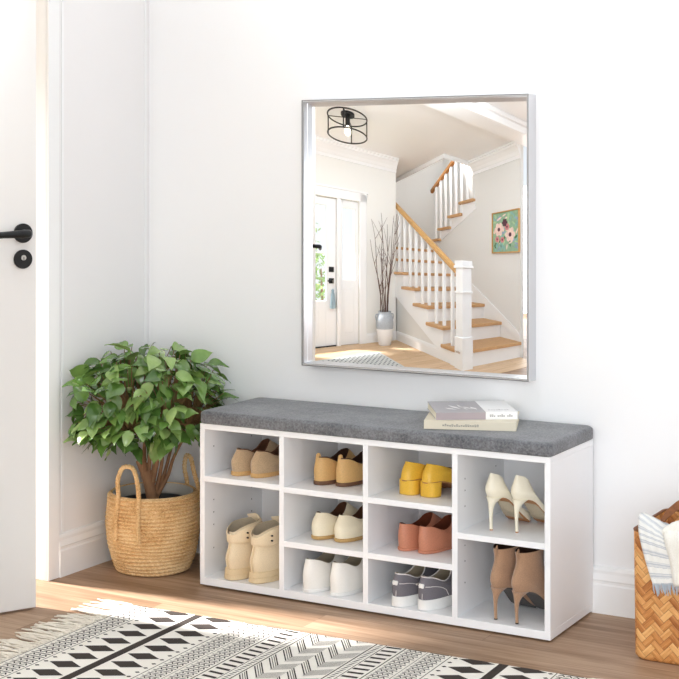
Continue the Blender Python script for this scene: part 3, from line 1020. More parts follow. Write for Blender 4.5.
for i in range(rows * sub + 1):
    ph = i / sub
    z = RIMZ * i / (rows * sub)
    row = int(ph)
    fr_ = ph - row
    bump_ = sin(pi * fr_)
    L = []
    for k in range(NA):
        a = 2 * pi * k / NA
        tw = 0.5 + 0.5 * sin(a * 46 + fr_ * 3.4 + row * 2.1)
        rr = bas_r(z) + 0.0046 * bump_ ** 0.7 + 0.0034 * bump_ * tw - 0.003 + 0.0008 * sin(a * 5 + row)
        L.append((rr * cos(a), rr * sin(a), z + 0.0012 * sin(a * 3 + row * 0.9) * min(1, z / 0.03)))
    loops.append(L)
for r_, z in ((0.1225, RIMZ + 0.002), (0.119, RIMZ - 0.002), (0.119, RIMZ - 0.03), (0.105, 0.012)):
    loops.append([(r_ * cos(2 * pi * k / NA), r_ * sin(2 * pi * k / NA), z) for k in range(NA)])
b = MB()
b.rings(loops, True, True, True)
b.build('woven_body', ROPE, bas, 70)
def braid(path, r, n_str=3, twist=60, parent=None, name='handle'):
    """three strands wound round one another along a path"""
    b = MB()
    P = [Vector(p) for p in path]
    dense = []
    for i in range(len(P) - 1):
        p0, p1, p2, p3 = P[max(i - 1, 0)], P[i], P[i + 1], P[min(i + 2, len(P) - 1)]
        for s in range(14):
            t = s / 14
            dense.append(0.5 * ((2 * p1) + (p2 - p0) * t + (2 * p0 - 5 * p1 + 4 * p2 - p3) * t * t + (3 * p1 - p0 - 3 * p2 + p3) * t**3))
    dense.append(P[-1])
    ln = 0
    acc = [0]
    for i in range(1, len(dense)):
        ln += (dense[i] - dense[i - 1]).length
        acc.append(ln)
    for s in range(n_str):
        pts = []
        for i, p in enumerate(dense):
            t = (dense[min(i + 1, len(dense) - 1)] - dense[max(i - 1, 0)]).normalized()
            u = t.cross(Vector((0.3, 0.4, 0.85))).normalized()
            v = t.cross(u)
            a = acc[i] * twist * 2 * pi / 1.0 / 2.2 + 2 * pi * s / n_str
            pts.append(p + (u * cos(a) + v * sin(a)) * r * 0.55)
        b.tube(pts, r * 0.62, 7)
    return b.build(name, ROPE, parent, 70)
def on_bas(ang, z, out=0.006):
    r_ = bas_r(min(max(z, 0), RIMZ)) + out
    return (r_ * cos(ang), r_ * sin(ang), z)
def handle(ang, spread, topz, lean):
    A0, A1 = ang - spread, ang + spread
    c = Vector((cos(ang), sin(ang), 0))
    side_ = Vector((-sin(ang), cos(ang), 0))
    rtop = bas_r(RIMZ) + lean
    pts = [on_bas(A0 - 0.02, 0.105), on_bas(A0 - 0.01, 0.15), on_bas(A0, 0.20), on_bas(A0, RIMZ + 0.01, 0.004)]
    half = rtop * math.tan(spread)
    mid = [c * rtop - side_ * half * 0.92 + Vector((0, 0, lerp(RIMZ, topz, 0.55))), c * (rtop - 0.002) - side_ * half * 0.55 + Vector((0, 0, lerp(RIMZ, topz, 0.92))),
           c * (rtop - 0.003) + Vector((0, 0, topz)), c * (rtop - 0.002) + side_ * half * 0.55 + Vector((0, 0, lerp(RIMZ, topz, 0.92))), c * rtop + side_ * half * 0.92 + Vector((0, 0, lerp(RIMZ, topz, 0.55)))]
    pts += [tuple(p) for p in mid]
    pts += [on_bas(A1, RIMZ + 0.01, 0.004), on_bas(A1, 0.20), on_bas(A1 + 0.01, 0.15), on_bas(A1 + 0.02, 0.105)]
    return braid(pts, 0.0062, parent=bas)
handle(radians(-87), 0.27, 0.318, 0.004)
handle(radians(60), 0.30, 0.318, -0.012)

# ------------------------------------------------------------------ plant
leaf_m = bpy.data.materials.new('glossy_leaf')
leaf_m.use_nodes = True
t = NT(leaf_m)
geo = t.add('ShaderNodeNewGeometry')
oi = t.ramp(geo.outputs['Random Per Island'], [(0.0, lin((72, 106, 46))), (0.5, lin((108, 146, 68))), (1.0, lin((158, 186, 110)))])
nz = t.noise(t.coord(), 30, 3, 0.6)
mx = t.add('ShaderNodeMix', data_type='RGBA', blend_type='MULTIPLY')
mx.inputs[0].default_value = 0.5
t.link(oi, mx.inputs[6])
t.link(t.ramp(nz.outputs[0], [(0.3, (0.55, 0.6, 0.5, 1)), (0.7, (1.15, 1.15, 1.1, 1))]), mx.inputs[7])
t.link(mx.outputs[2], t.bsdf.inputs['Base Color'])
t.bsdf.inputs['Roughness'].default_value = 0.22
t.bsdf.inputs['Specular IOR Level'].default_value = 0.6
t.bsdf.inputs['Coat Weight'].default_value = 0.35
t.bsdf.inputs['Coat Roughness'].default_value = 0.12
bark = mat('grey_brown_bark', (150, 110, 78), 0.85, var=0.25, bump=0.5, scale=60, stretch=(1, 1, 0.3))
stem_m = mat('young_stem', (128, 98, 58), 0.7, var=0.15, scale=80)
pot_m = mat('black_pot', (40, 40, 42), 0.5)
soil_m = mat('dark_soil', (38, 32, 28), 0.95, var=0.3, scale=120, bump=0.8)
liner_m = mat('clear_liner', (196, 190, 180), 0.35)

plant = thing('potted_plant', (PX, PY, 0.013), 0, 'bushy green plant with glossy pointed leaves in the round rope basket', 'plant')
Z0 = 0.013
MB().lathe([(0.078, 0.0), (0.102, 0.178), (0.107, 0.180), (0.107, 0.184), (0.100, 0.184), (0.096, 0.170), (0.094, 0.150)], 40, (0, 0, 0), 0, True).build('nursery_pot', pot_m, plant, 40)
b = MB()
b.lathe([(0.0, 0.163), (0.05, 0.162), (0.096, 0.158)], 36, (0, 0, 0))
b.build('soil', soil_m, plant, 60)
b = MB()
b.lathe([(0.1085, 0.10), (0.1145, 0.19), (0.1165, 0.212), (0.1145, 0.213), (0.110, 0.188)], 60)
b.build('liner', liner_m, plant, 60)
# trunk: stout lower part that forks into upright stems
RV = Vector((cos(0.5166), sin(0.5166), 0)); DV = Vector((-sin(0.5166), cos(0.5166), 0))
def pl(u_, d_, z):
    """u across the basket (towards the bench), d away from the door, z above the floor"""
    p = RV * u_ + DV * d_
    return Vector((p.x, p.y, z - Z0))
b = MB()
b.tube([pl(0.0, 0.0, 0.17), pl(-0.002, 0.0, 0.205), pl(-0.012, 0.0, 0.245), pl(-0.022, 0.002, 0.28), pl(-0.026, 0.003, 0.305)], [0.021, 0.0175, 0.016, 0.0165, 0.012], 14)
b.tube([pl(-0.016, 0.0, 0.262), pl(-0.030, 0.0, 0.29), pl(-0.042, -0.005, 0.315)], [0.012, 0.012, 0.009], 10)
b.build('trunk', bark, plant, 60)
tips = []
stems = [((-0.010, 0.0, 0.235), (0.004, 0.0, 0.31), (0.010, 0.01, 0.40)), ((-0.016, 0.0, 0.25), (-0.010, -0.004, 0.32), (-0.014, -0.01, 0.40)), ((-0.024, 0.0, 0.29), (-0.045, 0.01, 0.33), (-0.085, 0.0, 0.41)),
         ((0.002, 0.004, 0.205), (0.022, 0.006, 0.29), (0.034, -0.01, 0.40)), ((0.004, 0.004, 0.20), (0.040, 0.01, 0.265), (0.058, 0.02, 0.32), (0.10, 0.02, 0.40)), ((-0.024, 0.0, 0.28), (-0.03, 0.03, 0.34), (-0.03, 0.08, 0.42)),
         ((0.006, 0.006, 0.20), (0.032, 0.03, 0.28), (0.06, 0.07, 0.40)), ((-0.02, -0.004, 0.28), (-0.03, -0.05, 0.34), (-0.05, -0.10, 0.40)), ((0.0, -0.004, 0.25), (0.02, -0.04, 0.33), (0.05, -0.09, 0.41))]
for st in stems:
    pts = [pl(*q) for q in st]
    P = catmull([[p] for p in pts], 5)
    P = [q[0] for q in P]
    MB().tube(P, [lerp(0.0072, 0.0036, i / (len(P) - 1)) for i in range(len(P))], 8).build('stem', bark, plant, 60)
    tips.append(P[-1])
# leaves
lf = MB()
tw = MB()
rl = random.Random(21)
def leaf(base, dirv, up, ln, wd, droop):
    dirv = dirv.normalized()
    side_ = dirv.cross(up).normalized()
    upn = side_.cross(dirv).normalized()
    n = 8
    rowsL = []
    fold = rl.uniform(0.1, 0.6)
    wave = rl.uniform(-1, 1)
    for i in range(n + 1):
        t = i / n
        wv = wd * 0.5 * (sin(pi * min(1, t ** 0.72)) ** 0.85) * (1 - 0.35 * t)
        if t > 0.82:
            wv *= lerp(1, 0.35, (t - 0.82) / 0.18)
        if i == n:
            wv = 0.0004
        if i == 0:
            wv = 0.0008
        c = base + dirv * ln * (t - 0.10 * t * t) - upn * ln * droop * t * t
        row = []
        for s in (-1, -0.5, 0, 0.5, 1):
            row.append(c + side_ * wv * s + upn * (abs(s) ** 1.3) * wv * fold - upn * wv * 0.25 * (abs(s) ** 3) + upn * ln * 0.045 * wave * sin(t * 10 + s * 2.5) * abs(s))
        rowsL.append(row)
    lf.rings(rowsL, False)
cen = Vector((0.0, 0.0, 0.425 - Z0))
count = 0
anchors = []
tries = 0
while len(anchors) < 460 and tries < 60000:
    tries += 1
    a = rl.uniform(0, 2 * pi)
    zz = rl.uniform(-0.62, 1.0)
    rad = rl.uniform(0.55, 1.0) ** 0.6
    h = sqrt(max(0, 1 - zz * zz)) if zz > 0 else sqrt(max(0, 1 - (zz * 1.35) ** 2)) if abs(zz * 1.35) < 1 else 0.3
    u_ = cos(a) * h * 0.245 * rad - 0.014
    d_ = sin(a) * h * 0.20 * rad
    z = (0.205 if zz > 0 else 0.13) * zz * rad
    if zz < 0 and h * rad < 0.45:
        continue
    p = pl(u_, d_, 0.452 + z)
    wx, wy, wz = PX + p.x, PY + p.y, p.z + Z0
    if wx < 0.03 or wy > -0.04:
        continue
    if wx > 0.385 and wz < 0.535 and wy > -0.40:
        continue
    if any((p - q).length < 0.0185 for q in anchors):
        continue
    anchors.append(p)
for p in anchors:
    out = Vector((p.x, p.y, 0))
    out = out.normalized() if out.length > 0.01 else Vector((rl.uniform(-1, 1), rl.uniform(-1, 1), 0)).normalized()
    hgt = (p.z + Z0 - 0.452) / 0.2
    dirv = out * rl.uniform(0.6, 1.0) + Vector((0, 0, rl.uniform(-0.9, 0.25) + 0.25 * max(0, hgt))) + Vector((rl.uniform(-1, 1), rl.uniform(-1, 1), 0)) * 0.85
    up = Vector((0, 0, 1)) + out * 0.5 + Vector((rl.uniform(-1, 1), rl.uniform(-1, 1), rl.uniform(-0.4, 0.4))) * 0.7
    ln = rl.uniform(0.052, 0.086)
    end = p + dirv.normalized() * ln * 0.92
    wx, wy, wz = PX + end.x, PY + end.y, end.z + Z0
    if wx < 0.014 or wy > -0.02:
        dirv = Vector((abs(dirv.x) * (1 if wx < 0.014 else 0.3), -abs(dirv.y), dirv.z))
        end = p + dirv.normalized() * ln
        wx, wy, wz = PX + end.x, PY + end.y, end.z + Z0
        if wx < 0.012 or wy > -0.015:
            continue
    if (wx > 0.395 and wz < 0.55 and wy > -0.36) or wx > 0.43:
        continue
    leaf(p, dirv, up, ln, ln * rl.uniform(0.60, 0.74), rl.uniform(0.12, 0.45))
    count += 1
    # leaf stalk back to the nearest stem tip
    q = min(tips, key=lambda s: (s - p).length)
    mid = (p + q) * 0.5 + Vector((0, 0, 0.018))
    tw.tube([q, mid, p], [0.0026, 0.0018, 0.0012], 5)
print('leaves', count)
lf.build('foliage', leaf_m, plant, 70)
tw.build('twigs', stem_m, plant, 60)

# ------------------------------------------------------------------ rattan basket on the right
def weave_mat():
    m = bpy.data.materials.new('bamboo_weave')
    m.use_nodes = True
    t = NT(m)
    uv = t.add('ShaderNodeUVMap')
    sp = t.add('ShaderNodeSeparateXYZ')
    t.link(uv.outputs[0], sp.inputs[0])
    wst = 0.0152
    k = 1 / (sqrt(2) * wst)
    p = t.math('MULTIPLY', t.math('ADD', sp.outputs[0], sp.outputs[1]), k)
    q = t.math('MULTIPLY', t.math('SUBTRACT', sp.outputs[0], sp.outputs[1]), k)
    i, j = t.math('FLOOR', p), t.math('FLOOR', q)
    over = t.math('LESS_THAN', t.math('FLOORED_MODULO', t.math('ADD', i, j), 4.0), 2.0)
    inv = t.math('SUBTRACT', 1.0, over)
    # strand index and position across / along it
    def sel(a, b_):
        return t.math('ADD', t.math('MULTIPLY', over, a), t.math('MULTIPLY', inv, b_))
    sid = sel(i, t.math('ADD', j, 57.3))
    across = sel(t.math('FRACT', p), t.math('FRACT', q))
    along = sel(q, p)
    blk = t.math('FLOOR', t.math('DIVIDE', t.math('ADD', sel(t.math('ADD', j, i), t.math('ADD', i, j)), 0.0), 2.0))
    cv = t.add('ShaderNodeCombineXYZ')
    t.link(sid, cv.inputs[0]); t.link(blk, cv.inputs[1]); t.link(over, cv.inputs[2])
    wn = t.add('ShaderNodeTexWhiteNoise', noise_dimensions='3D')
    t.link(cv.outputs[0], wn.inputs['Vector'])
    gv = t.add('ShaderNodeCombineXYZ')
    t.link(t.math('MULTIPLY', across, 5.0), gv.inputs[0]); t.link(t.math('MULTIPLY', along, 0.5), gv.inputs[1]); t.link(sid, gv.inputs[2])
    g = t.noise(gv.outputs[0], 1.6, 3, 0.6)
    slat = t.math('FLOOR', t.math('MULTIPLY', across, 3.0))
    s = t.math('ADD', t.math('MULTIPLY', wn.outputs['Value'], 0.5), t.math('MULTIPLY', g.outputs[0], 0.5))
    s = t.math('ADD', s, t.math('MULTIPLY', t.math('FRACT', t.math('ADD', t.math('MULTIPLY', slat, 0.37), wn.outputs['Value'])), 0.16))
    c = t.ramp(s, [(0.25, lin((160, 92, 42))), (0.5, lin((205, 138, 74))), (0.8, lin((236, 182, 116)))])
    edge = t.math('MINIMUM', across, t.math('SUBTRACT', 1.0, across))
    em = t.math('LESS_THAN', edge, 0.045)
    mx = t.add('ShaderNodeMix', data_type='RGBA')
    t.link(t.math('MULTIPLY', em, 0.7), mx.inputs[0])
    t.link(c, mx.inputs[6])
    mx.inputs[7].default_value = lin((112, 62, 28))
    t.link(mx.outputs[2], t.bsdf.inputs['Base Color'])
    t.bsdf.inputs['Roughness'].default_value = 0.55
    hgt = t.math('ADD', t.math('MULTIPLY', t.math('MINIMUM', edge, 0.3), 2.0), t.math('MULTIPLY', g.outputs[0], 0.2))
    t.bump(hgt, 0.5, 0.003)
    return m
WEAVE = weave_mat()
rim_m = mat('dark_rattan', (128, 78, 42), 0.6, var=0.25, scale=90, bump=0.3)
cb = thing('woven_basket', (1.664, -0.330, 0), 0, 'square bamboo basket with diagonal weave and a striped scarf over its rim', 'basket')
KW, KD, KH = 0.42, 0.26, 0.305
def rr_loop(x0, x1, y0, y1, z, rc, n=6):
    P = []
    for cx, cy, a0 in ((x0 + rc, y0 + rc, 180), (x1 - rc, y0 + rc, 270), (x1 - rc, y1 - rc, 0), (x0 + rc, y1 - rc, 90)):
        for k in range(n + 1):
            a = radians(a0 + 90 * k / n)
            P.append((cx + rc * cos(a), cy + rc * sin(a), z))
    return P
loops = []
zs = [0.0, 0.004, 0.012, 0.03, 0.08, 0.14, 0.2, 0.26, KH]
for z in zs:
    ins = 0.010 * (1 - min(1, z / 0.012)) ** 2
    fl_ = -0.004 * z / KH
    loops.append(rr_loop(ins + fl_, KW - ins - fl_, ins, KD - ins, z, 0.022))
b = MB()
b.rings(loops, True, True, False)
loops_in = [rr_loop(0.004 - 0.004, KW, 0.004, KD - 0.004, KH, 0.020), rr_loop(0.006, KW - 0.006, 0.006, KD - 0.006, 0.02, 0.018)]
b.rings([loops[-1]] + loops_in, True, False, True)
body = b.build('woven_body', WEAVE, cb, 50)
me = body.data
uvl = me.uv_layers.new(name='UVMap')
# perimeter length / height as uv
for poly_ in me.polygons:
    nrm = poly_.normal
    for li in poly_.loop_indices:
        v = me.vertices[me.loops[li].vertex_index].co
        if abs(nrm.z) > 0.8:
            uvl.data[li].uv = (v.x, v.y)
        elif abs(nrm.y) > abs(nrm.x):
            uvl.data[li].uv = (v.x, v.z) if nrm.y < 0 else (v.x + 1.3, v.z)
        else:
            uvl.data[li].uv = (v.y + 0.7, v.z)
b = MB()
b.tube(rr_loop(-0.002, KW + 0.002, 0.002, KD - 0.002, KH, 0.020), 0.0036, 7, 0, True)
b.build('rim', rim_m, cb, 60)
def arch(y):
    b = MB()
    rows_ = []
    for k in range(13):
        a = pi * k / 12
        x = KW / 2 - cos(a) * (KW / 2 - 0.055)
        z = KH - 0.03 + sin(a) ** 0.8 * 0.125
        rows_.append([(x, y + dy, z + dz) for dy, dz in ((-0.006, -0.011), (0.006, -0.011), (0.006, 0.011), (-0.006, 0.011))])
    b.rings(rows_, True, True, True)
    return b.build('handle', rim_m, cb, 40, bevel=0.002)
arch(0.018); arch(KD - 0.018)

# scarf
def scarf_mat():
    m = bpy.data.materials.new('striped_scarf')
    m.use_nodes = True
    t = NT(m)
    uv = t.add('ShaderNodeUVMap')
    sp = t.add('ShaderNodeSeparateXYZ')
    t.link(uv.outputs[0], sp.inputs[0])
    wv = t.math('FRACT', t.math('MULTIPLY', sp.outputs[1], 34.0))
    fine = t.math('FRACT', t.math('MULTIPLY', sp.outputs[1], 130.0))
    n = t.noise(t.mapping(uv.outputs[0], (60, 9, 1)), 1.0, 2, 0.5)
    band = t.math('LESS_THAN', t.math('ADD', wv, t.math('MULTIPLY', n.outputs[0], 0.3)), 0.62)
    s = t.math('MULTIPLY', band, t.math('ADD', 0.4, t.math('MULTIPLY', t.math('LESS_THAN', fine, 0.5), 0.6)))
    t.link(t.ramp(s, [(0.0, lin((238, 237, 232))), (1.0, lin((196, 199, 203)))]), t.bsdf.inputs['Base Color'])
    t.bsdf.inputs['Roughness'].default_value = 0.95
    n2 = t.noise(t.coord(), 500, 2, 0.5)
    t.bump(n2.outputs[0], 0.5, 0.002)
    return m
SCARF = scarf_mat()
scarf_c = fabric('cream_cloth', (232, 228, 216), (246, 243, 235), 400)
scarf_g = mat('grey_blue_thread', (176, 184, 192), 0.95)
sc = thing('scarf', (1.672, -0.345, KH), 0, 'pale striped fringed scarf draped over the rim of the bamboo basket', 'scarf')
def sheet(name, m, left, right, nseg=10, parent=sc, wav=0.004):
    """cloth strip between a left and a right edge path (rim to hem)"""
    Lp = catmull([[p] for p in left], 6); Rp = catmull([[p] for p in right], 6)
    rows_ = []
    for i, (a, c) in enumerate(zip(Lp, Rp)):
        t = i / (len(Lp) - 1)
        rows_.append([a[0].lerp(c[0], u / nseg) + Vector((0, -abs(wav * sin(u * 1.1 + t * 1.5)) * min(1, t * 3), 0)) for u in range(nseg + 1)])
    b = MB()
    b.rings(rows_, False)
    o = b.build(name, m, parent, 70)
    me = o.data
    ul = me.uv_layers.new(name='UVMap')
    co2 = {}
    for i, rw in enumerate(rows_):
        for u, p in enumerate(rw):
            co2[(round(p.x, 5), round(p.y, 5), round(p.z, 5))] = (u / nseg * 0.1, i / (len(rows_) - 1) * 0.33)
    for lp in me.loops:
        v = me.vertices[lp.vertex_index].co
        ul.data[lp.index].uv = co2.get((round(v.x, 5), round(v.y, 5), round(v.z, 5)), (0, 0))
    so = o.modifiers.new('thick', 'SOLIDIFY'); so.thickness = 0.003; so.offset = 0
    return o, rows_
o1, rw1 = sheet('cloth', SCARF, [(0.030, 0.07, -0.02), (0.022, 0.035, 0.035), (0.010, 0.010, 0.040), (0.013, -0.004, 0.008), (0.020, -0.010, -0.018), (0.034, -0.008, -0.07), (0.049, -0.007, -0.116)],
               [(0.110, 0.07, 0.0), (0.095, 0.035, 0.012), (0.076, 0.000, 0.002), (0.080, -0.010, -0.010), (0.086, -0.012, -0.03), (0.098, -0.009, -0.07), (0.110, -0.007, -0.106)], 10)
o2, rw2 = sheet('cloth_fold', scarf_c, [(0.095, 0.07, 0.0), (0.085, 0.035, 0.025), (0.075, -0.004, 0.012), (0.080, -0.016, -0.012), (0.090, -0.014, -0.05), (0.100, -0.012, -0.112)],
               [(0.24, 0.07, 0.0), (0.22, 0.035, 0.025), (0.205, -0.004, 0.016), (0.206, -0.016, -0.01), (0.212, -0.014, -0.05), (0.222, -0.012, -0.085)], 12)
o2['label'] = 'cream fold of the scarf'
b = MB()
rows_ = []
for k in range(12):
    t = k / 11
    cx, cy, cz = lerp(0.074, 0.150, t), -0.002 + 0.010 * sin(t * 3), 0.008 + 0.014 * sin(t * 2.6)
    rr = 0.011 + 0.005 * sin(t * pi)
    rows_.append([(cx + 0.3 * rr * cos(2 * pi * j / 12), cy + rr * cos(2 * pi * j / 12) * 0.8, cz + rr * sin(2 * pi * j / 12) * (1 + 0.18 * sin(5 * j))) for j in range(12)])
b.rings(rows_, True, True, True)
b.build('knot', scarf_c, sc, 70)
b = MB()
hem = rw1[-1]
rf = random.Random(8)
for k in range(22):
    u = k / 21 * 10
    i0 = min(int(u), 9)
    p = Vector(hem[i0]).lerp(Vector(hem[i0 + 1]), u - i0)
    dx = rf.gauss(0.003, 0.003)
    b.tube([p + Vector((0, 0, 0.004)), p + Vector((dx * 0.5, -0.002, -0.010)), p + Vector((dx, -0.001, -rf.uniform(0.018, 0.026)))], [0.0016, 0.0017, 0.0008], 5)
fo = b.build('fringe', scarf_g, sc, 60)
fo['kind'] = 'stuff'
fo['label'] = 'grey blue thread fringe'
NX_C = (0.1163, 0.4118, 0.0229, 0.1172, -0.029, 0.0833, -0.1041, -0.0275, -0.1108, -0.0167)
NZ_C = (0.0799, 0.0023, 0.4353, -0.0065, 0.0342, -0.0449, -0.002, -0.1381, -0.0173, -0.151)
# ------------------------------------------------------------------ wall mirror
alu = mat('brushed_aluminium', (214, 214, 216), 0.34, 0.7)
alu_d = mat('frame_edge', (120, 120, 122), 0.35, 0.8)
MX0, MX1, MZ0, MZ1, MD = 0.5806, 1.2842, 0.5966, 1.3622, 0.0503
mir = thing('wall_mirror', ((MX0 + MX1) / 2, 0, MZ0), 0, 'large silver framed mirror hanging on the white wall above the bench', 'mirror')
mw, mh = (MX1 - MX0) / 2, MZ1 - MZ0
def frect(ins, y):
    return [(-mw + ins, y, ins), (mw - ins, y, ins), (mw - ins, y, mh - ins), (-mw + ins, y, mh - ins)]
b = MB()
prof_f = [(0.0, 0.0), (0.0, -MD + 0.001), (0.001, -MD), (0.0022, -MD), (0.0026, -MD + 0.002), (0.0046, -MD + 0.002), (0.0050, -MD + 0.001), (0.0064, -MD + 0.001), (0.0070, -MD + 0.0025), (0.0070, -0.030), (0.0085, -0.029), (0.0085, 0.0)]
loops = [frect(i, y) for i, y in prof_f] + [frect(0, 0)]
for k in range(len(loops) - 1):
    b.rings([loops[k], loops[k + 1]], True, mi=1 if k in (2, 3, 5, 7) else 0)
b.build('frame', [alu, alu_d], mir)
MB().box(-mw + 0.0086, mw - 0.0086, -0.006, -0.001, 0.0086, mh - 0.0086).build('backing', M['bench_dark'], mir)
# the pane is a wide-view mirror: its surface normal turns gently from edge to edge, as on a convex glass
mg = bpy.data.materials.new('mirror_glass')
mg.use_nodes = True
t = NT(mg)
sp = t.add('ShaderNodeSeparateXYZ')
t.link(t.coord('Object'), sp.inputs[0])
X_, Z_ = sp.outputs[0], sp.outputs[2]
def quadr(c):
    terms = [t.math('MULTIPLY', X_, c[1]), t.math('MULTIPLY', Z_, c[2]), t.math('MULTIPLY', t.math('MULTIPLY', X_, X_), c[3]),
             t.math('MULTIPLY', t.math('MULTIPLY', X_, Z_), c[4]), t.math('MULTIPLY', t.math('MULTIPLY', Z_, Z_), c[5]),
             t.math('MULTIPLY', t.math('POWER', X_, 3.0), c[6]), t.math('MULTIPLY', t.math('MULTIPLY', t.math('MULTIPLY', X_, X_), Z_), c[7]),
             t.math('MULTIPLY', t.math('MULTIPLY', X_, t.math('MULTIPLY', Z_, Z_)), c[8]), t.math('MULTIPLY', t.math('POWER', Z_, 3.0), c[9])]
    s = c[0]
    acc = t.math('ADD', terms[0], s)
    for q in terms[1:]:
        acc = t.math('ADD', acc, q)
    return acc
cn = t.add('ShaderNodeCombineXYZ')
t.link(quadr(NX_C), cn.inputs[0])
cn.inputs[1].default_value = -1.0
t.link(quadr(NZ_C), cn.inputs[2])
vt = t.add('ShaderNodeVectorTransform', vector_type='NORMAL', convert_from='OBJECT', convert_to='WORLD')
t.link(cn.outputs[0], vt.inputs[0])
nrm = t.add('ShaderNodeVectorMath', operation='NORMALIZE')
t.link(vt.outputs[0], nrm.inputs[0])
t.link(nrm.outputs[0], t.bsdf.inputs['Normal'])
t.bsdf.inputs['Metallic'].default_value = 1.0
t.bsdf.inputs['Roughness'].default_value = 0.0
t.bsdf.inputs['Base Color'].default_value = (0.97, 0.975, 0.98, 1)
b = MB()
gw, gh = mw - 0.0086, mh / 2 - 0.0086
b.box(-gw, gw, 0, 0.004, -gh, gh)
b.build('mirror_glass', mg, mir, loc=(0, -0.024, mh / 2))

# ------------------------------------------------------------------ the entry hall across from the mirror
HX, HY, HA = 1.15484, 0.89226, radians(42.5)
def Hw(a, b_, z=0.0):
    return (HX + cos(HA) * a - sin(HA) * b_, HY - sin(HA) * a - cos(HA) * b_, z)
def hobj(mb, name, m, **k):
    """structure piece given in hall coordinates (a along the entry wall, b towards it)"""
    o = mb.build(name, m, None, **k)
    o.location = (HX, HY, 0)
    o.rotation_euler = (0, 0, -HA)
    return o
class HB(MB):
    def hbox(self, a0, a1, b0, b1, z0, z1, mi=0):
        return self.box(a0, a1, -b1, -b0, z0, z1, mi)
    def hprism_b(self, poly, a0, a1, mi=0):
        """poly in (b, z), thickness along a"""
        return self.prism([(-p, q) for p, q in poly], 0, a0, a1, mi)
hall_w = mat('hall_paint', (244, 243, 238), 0.9, spec=0.2)
hall_g = mat('hall_grey_paint', (232, 231, 227), 0.9, spec=0.2)
white_p = mat('white_gloss_paint', (248, 248, 247), 0.4)
oak = mat('oak_tread', (204, 160, 112), 0.5, var=0.15, scale=30, stretch=(1, 6, 6), bump=0.05)
oak_r = mat('oak_rail', (206, 160, 98), 0.45, var=0.12, scale=25, stretch=(6, 1, 1))
CZ = 2.30
# floor and walls
b = HB(); b.hbox(-0.45, 2.75, 2.15, 3.95, 0.0005, 0.003); structure(hobj(b, 'floor_hall', M['floor_hall']))
b = HB()
b.hbox(-0.45, 0.16, 3.95, 4.07, 0, CZ)
b.hbox(1.36, 1.88, 3.95, 4.07, 0, CZ)
b.hbox(0.16, 1.36, 3.95, 4.07, 1.69, CZ)
structure(hobj(b, 'wall_entry', hall_w))
b = HB(); b.hbox(1.88, 3.70, 5.30, 5.42, 0, 3.8); structure(hobj(b, 'wall_stairwell', hall_g))
b = HB(); b.hbox(1.76, 1.88, 4.07, 5.42, 0, 3.8); b.hbox(1.76, 1.88, 3.33, 4.07, CZ + 0.22, 3.8); structure(hobj(b, 'wall_stairwell_side', hall_g))  # unseen side wall, raised with an added upper piece to block the sun
b = HB(); b.hbox(3.60, 3.72, 3.26, 5.30, 0, 3.5); structure(hobj(b, 'wall_upper', hall_g))
b = HB(); b.hprism_b([(2.44, 0), (2.44, CZ), (3.33, CZ), (3.33, 1.83), (4.45, 1.27), (5.30, 1.20), (5.30, 0)], 2.75, 2.80); structure(hobj(b, 'wall_painting', hall_g))
b = HB(); b.hprism_b([(2.62, 0.0), (5.3, 1.24), (5.3, 0)], 1.90, 1.97); structure(hobj(b, 'wall_stairs', hall_g))
# ceiling with the stair opening
b = HB()
b.hbox(-0.45, 2.84, 1.75, 3.33, CZ, CZ + 0.22); b.hbox(-0.9, 2.28, 3.33, 4.07, CZ, CZ + 0.22); b.hbox(-0.9, 1.76, 4.07, 4.75, CZ, CZ + 0.22); b.hbox(1.88, 2.28, 4.07, 5.30, CZ, CZ + 0.22)  # outermost slab is an added eave that keeps sun off the hall floor
structure(hobj(b, 'ceiling', white_p))
b = HB()
b.hbox(2.255, 2.28, 3.305, 5.30, CZ - 0.05, CZ + 0.23); b.hbox(2.28, 2.84, 3.305, 3.33, CZ - 0.05, CZ + 0.23)
structure(hobj(b, 'trim_3', white_p))
# crown mouldings and ceiling beam
def crown(mb, p0, p1, nrm, h=0.165):
    pr = [(0, -h), (0.012, -h), (0.012, -h + 0.035), (0.020, -h + 0.045), (0.035, -h * 0.55), (0.065, -0.055), (0.085, -0.040), (0.085, -0.022), (0.10, -0.018), (0.10, 0), (0, 0)]
    loops = []
    for p in (p0, p1):
        loops.append([(p[0] + nrm[0] * d, -(p[1] + nrm[1] * d), CZ + z) for d, z in pr])
    mb.rings(loops, True, True, True)
b = HB(); crown(b, (-0.45, 3.95), (1.88, 3.95), (0, -1)); structure(hobj(b, 'trim_4', white_p))
b = HB(); crown(b, (2.75, 2.44), (2.75, 3.305), (-1, 0)); structure(hobj(b, 'trim_5', white_p))
b = HB(); b.hbox(0.6, 2.84, 2.10, 2.30, CZ - 0.10, CZ); b.hbox(0.6, 2.84, 2.30, 2.33, CZ - 0.04, CZ); b.hbox(0.6, 2.84, 2.07, 2.10, CZ - 0.04, CZ)
structure(hobj(b, 'trim_6', white_p, bevel=0.006))
# baseboards
def bb(mb, p0, p1, nrm):
    pr = [(0, 0), (0.014, 0), (0.014, 0.09), (0.008, 0.115), (0, 0.12)]
    mb.rings([[(p[0] + nrm[0] * d, -(p[1] + nrm[1] * d), z) for d, z in pr] for p in (p0, p1)], True, True, True)
b = HB(); bb(b, (1.45, 3.95), (1.88, 3.95), (0, -1)); structure(hobj(b, 'baseboard_entry', white_p))
b = HB(); bb(b, (1.90, 2.62), (1.90, 3.95), (-1, 0)); structure(hobj(b, 'baseboard_stairs', white_p))
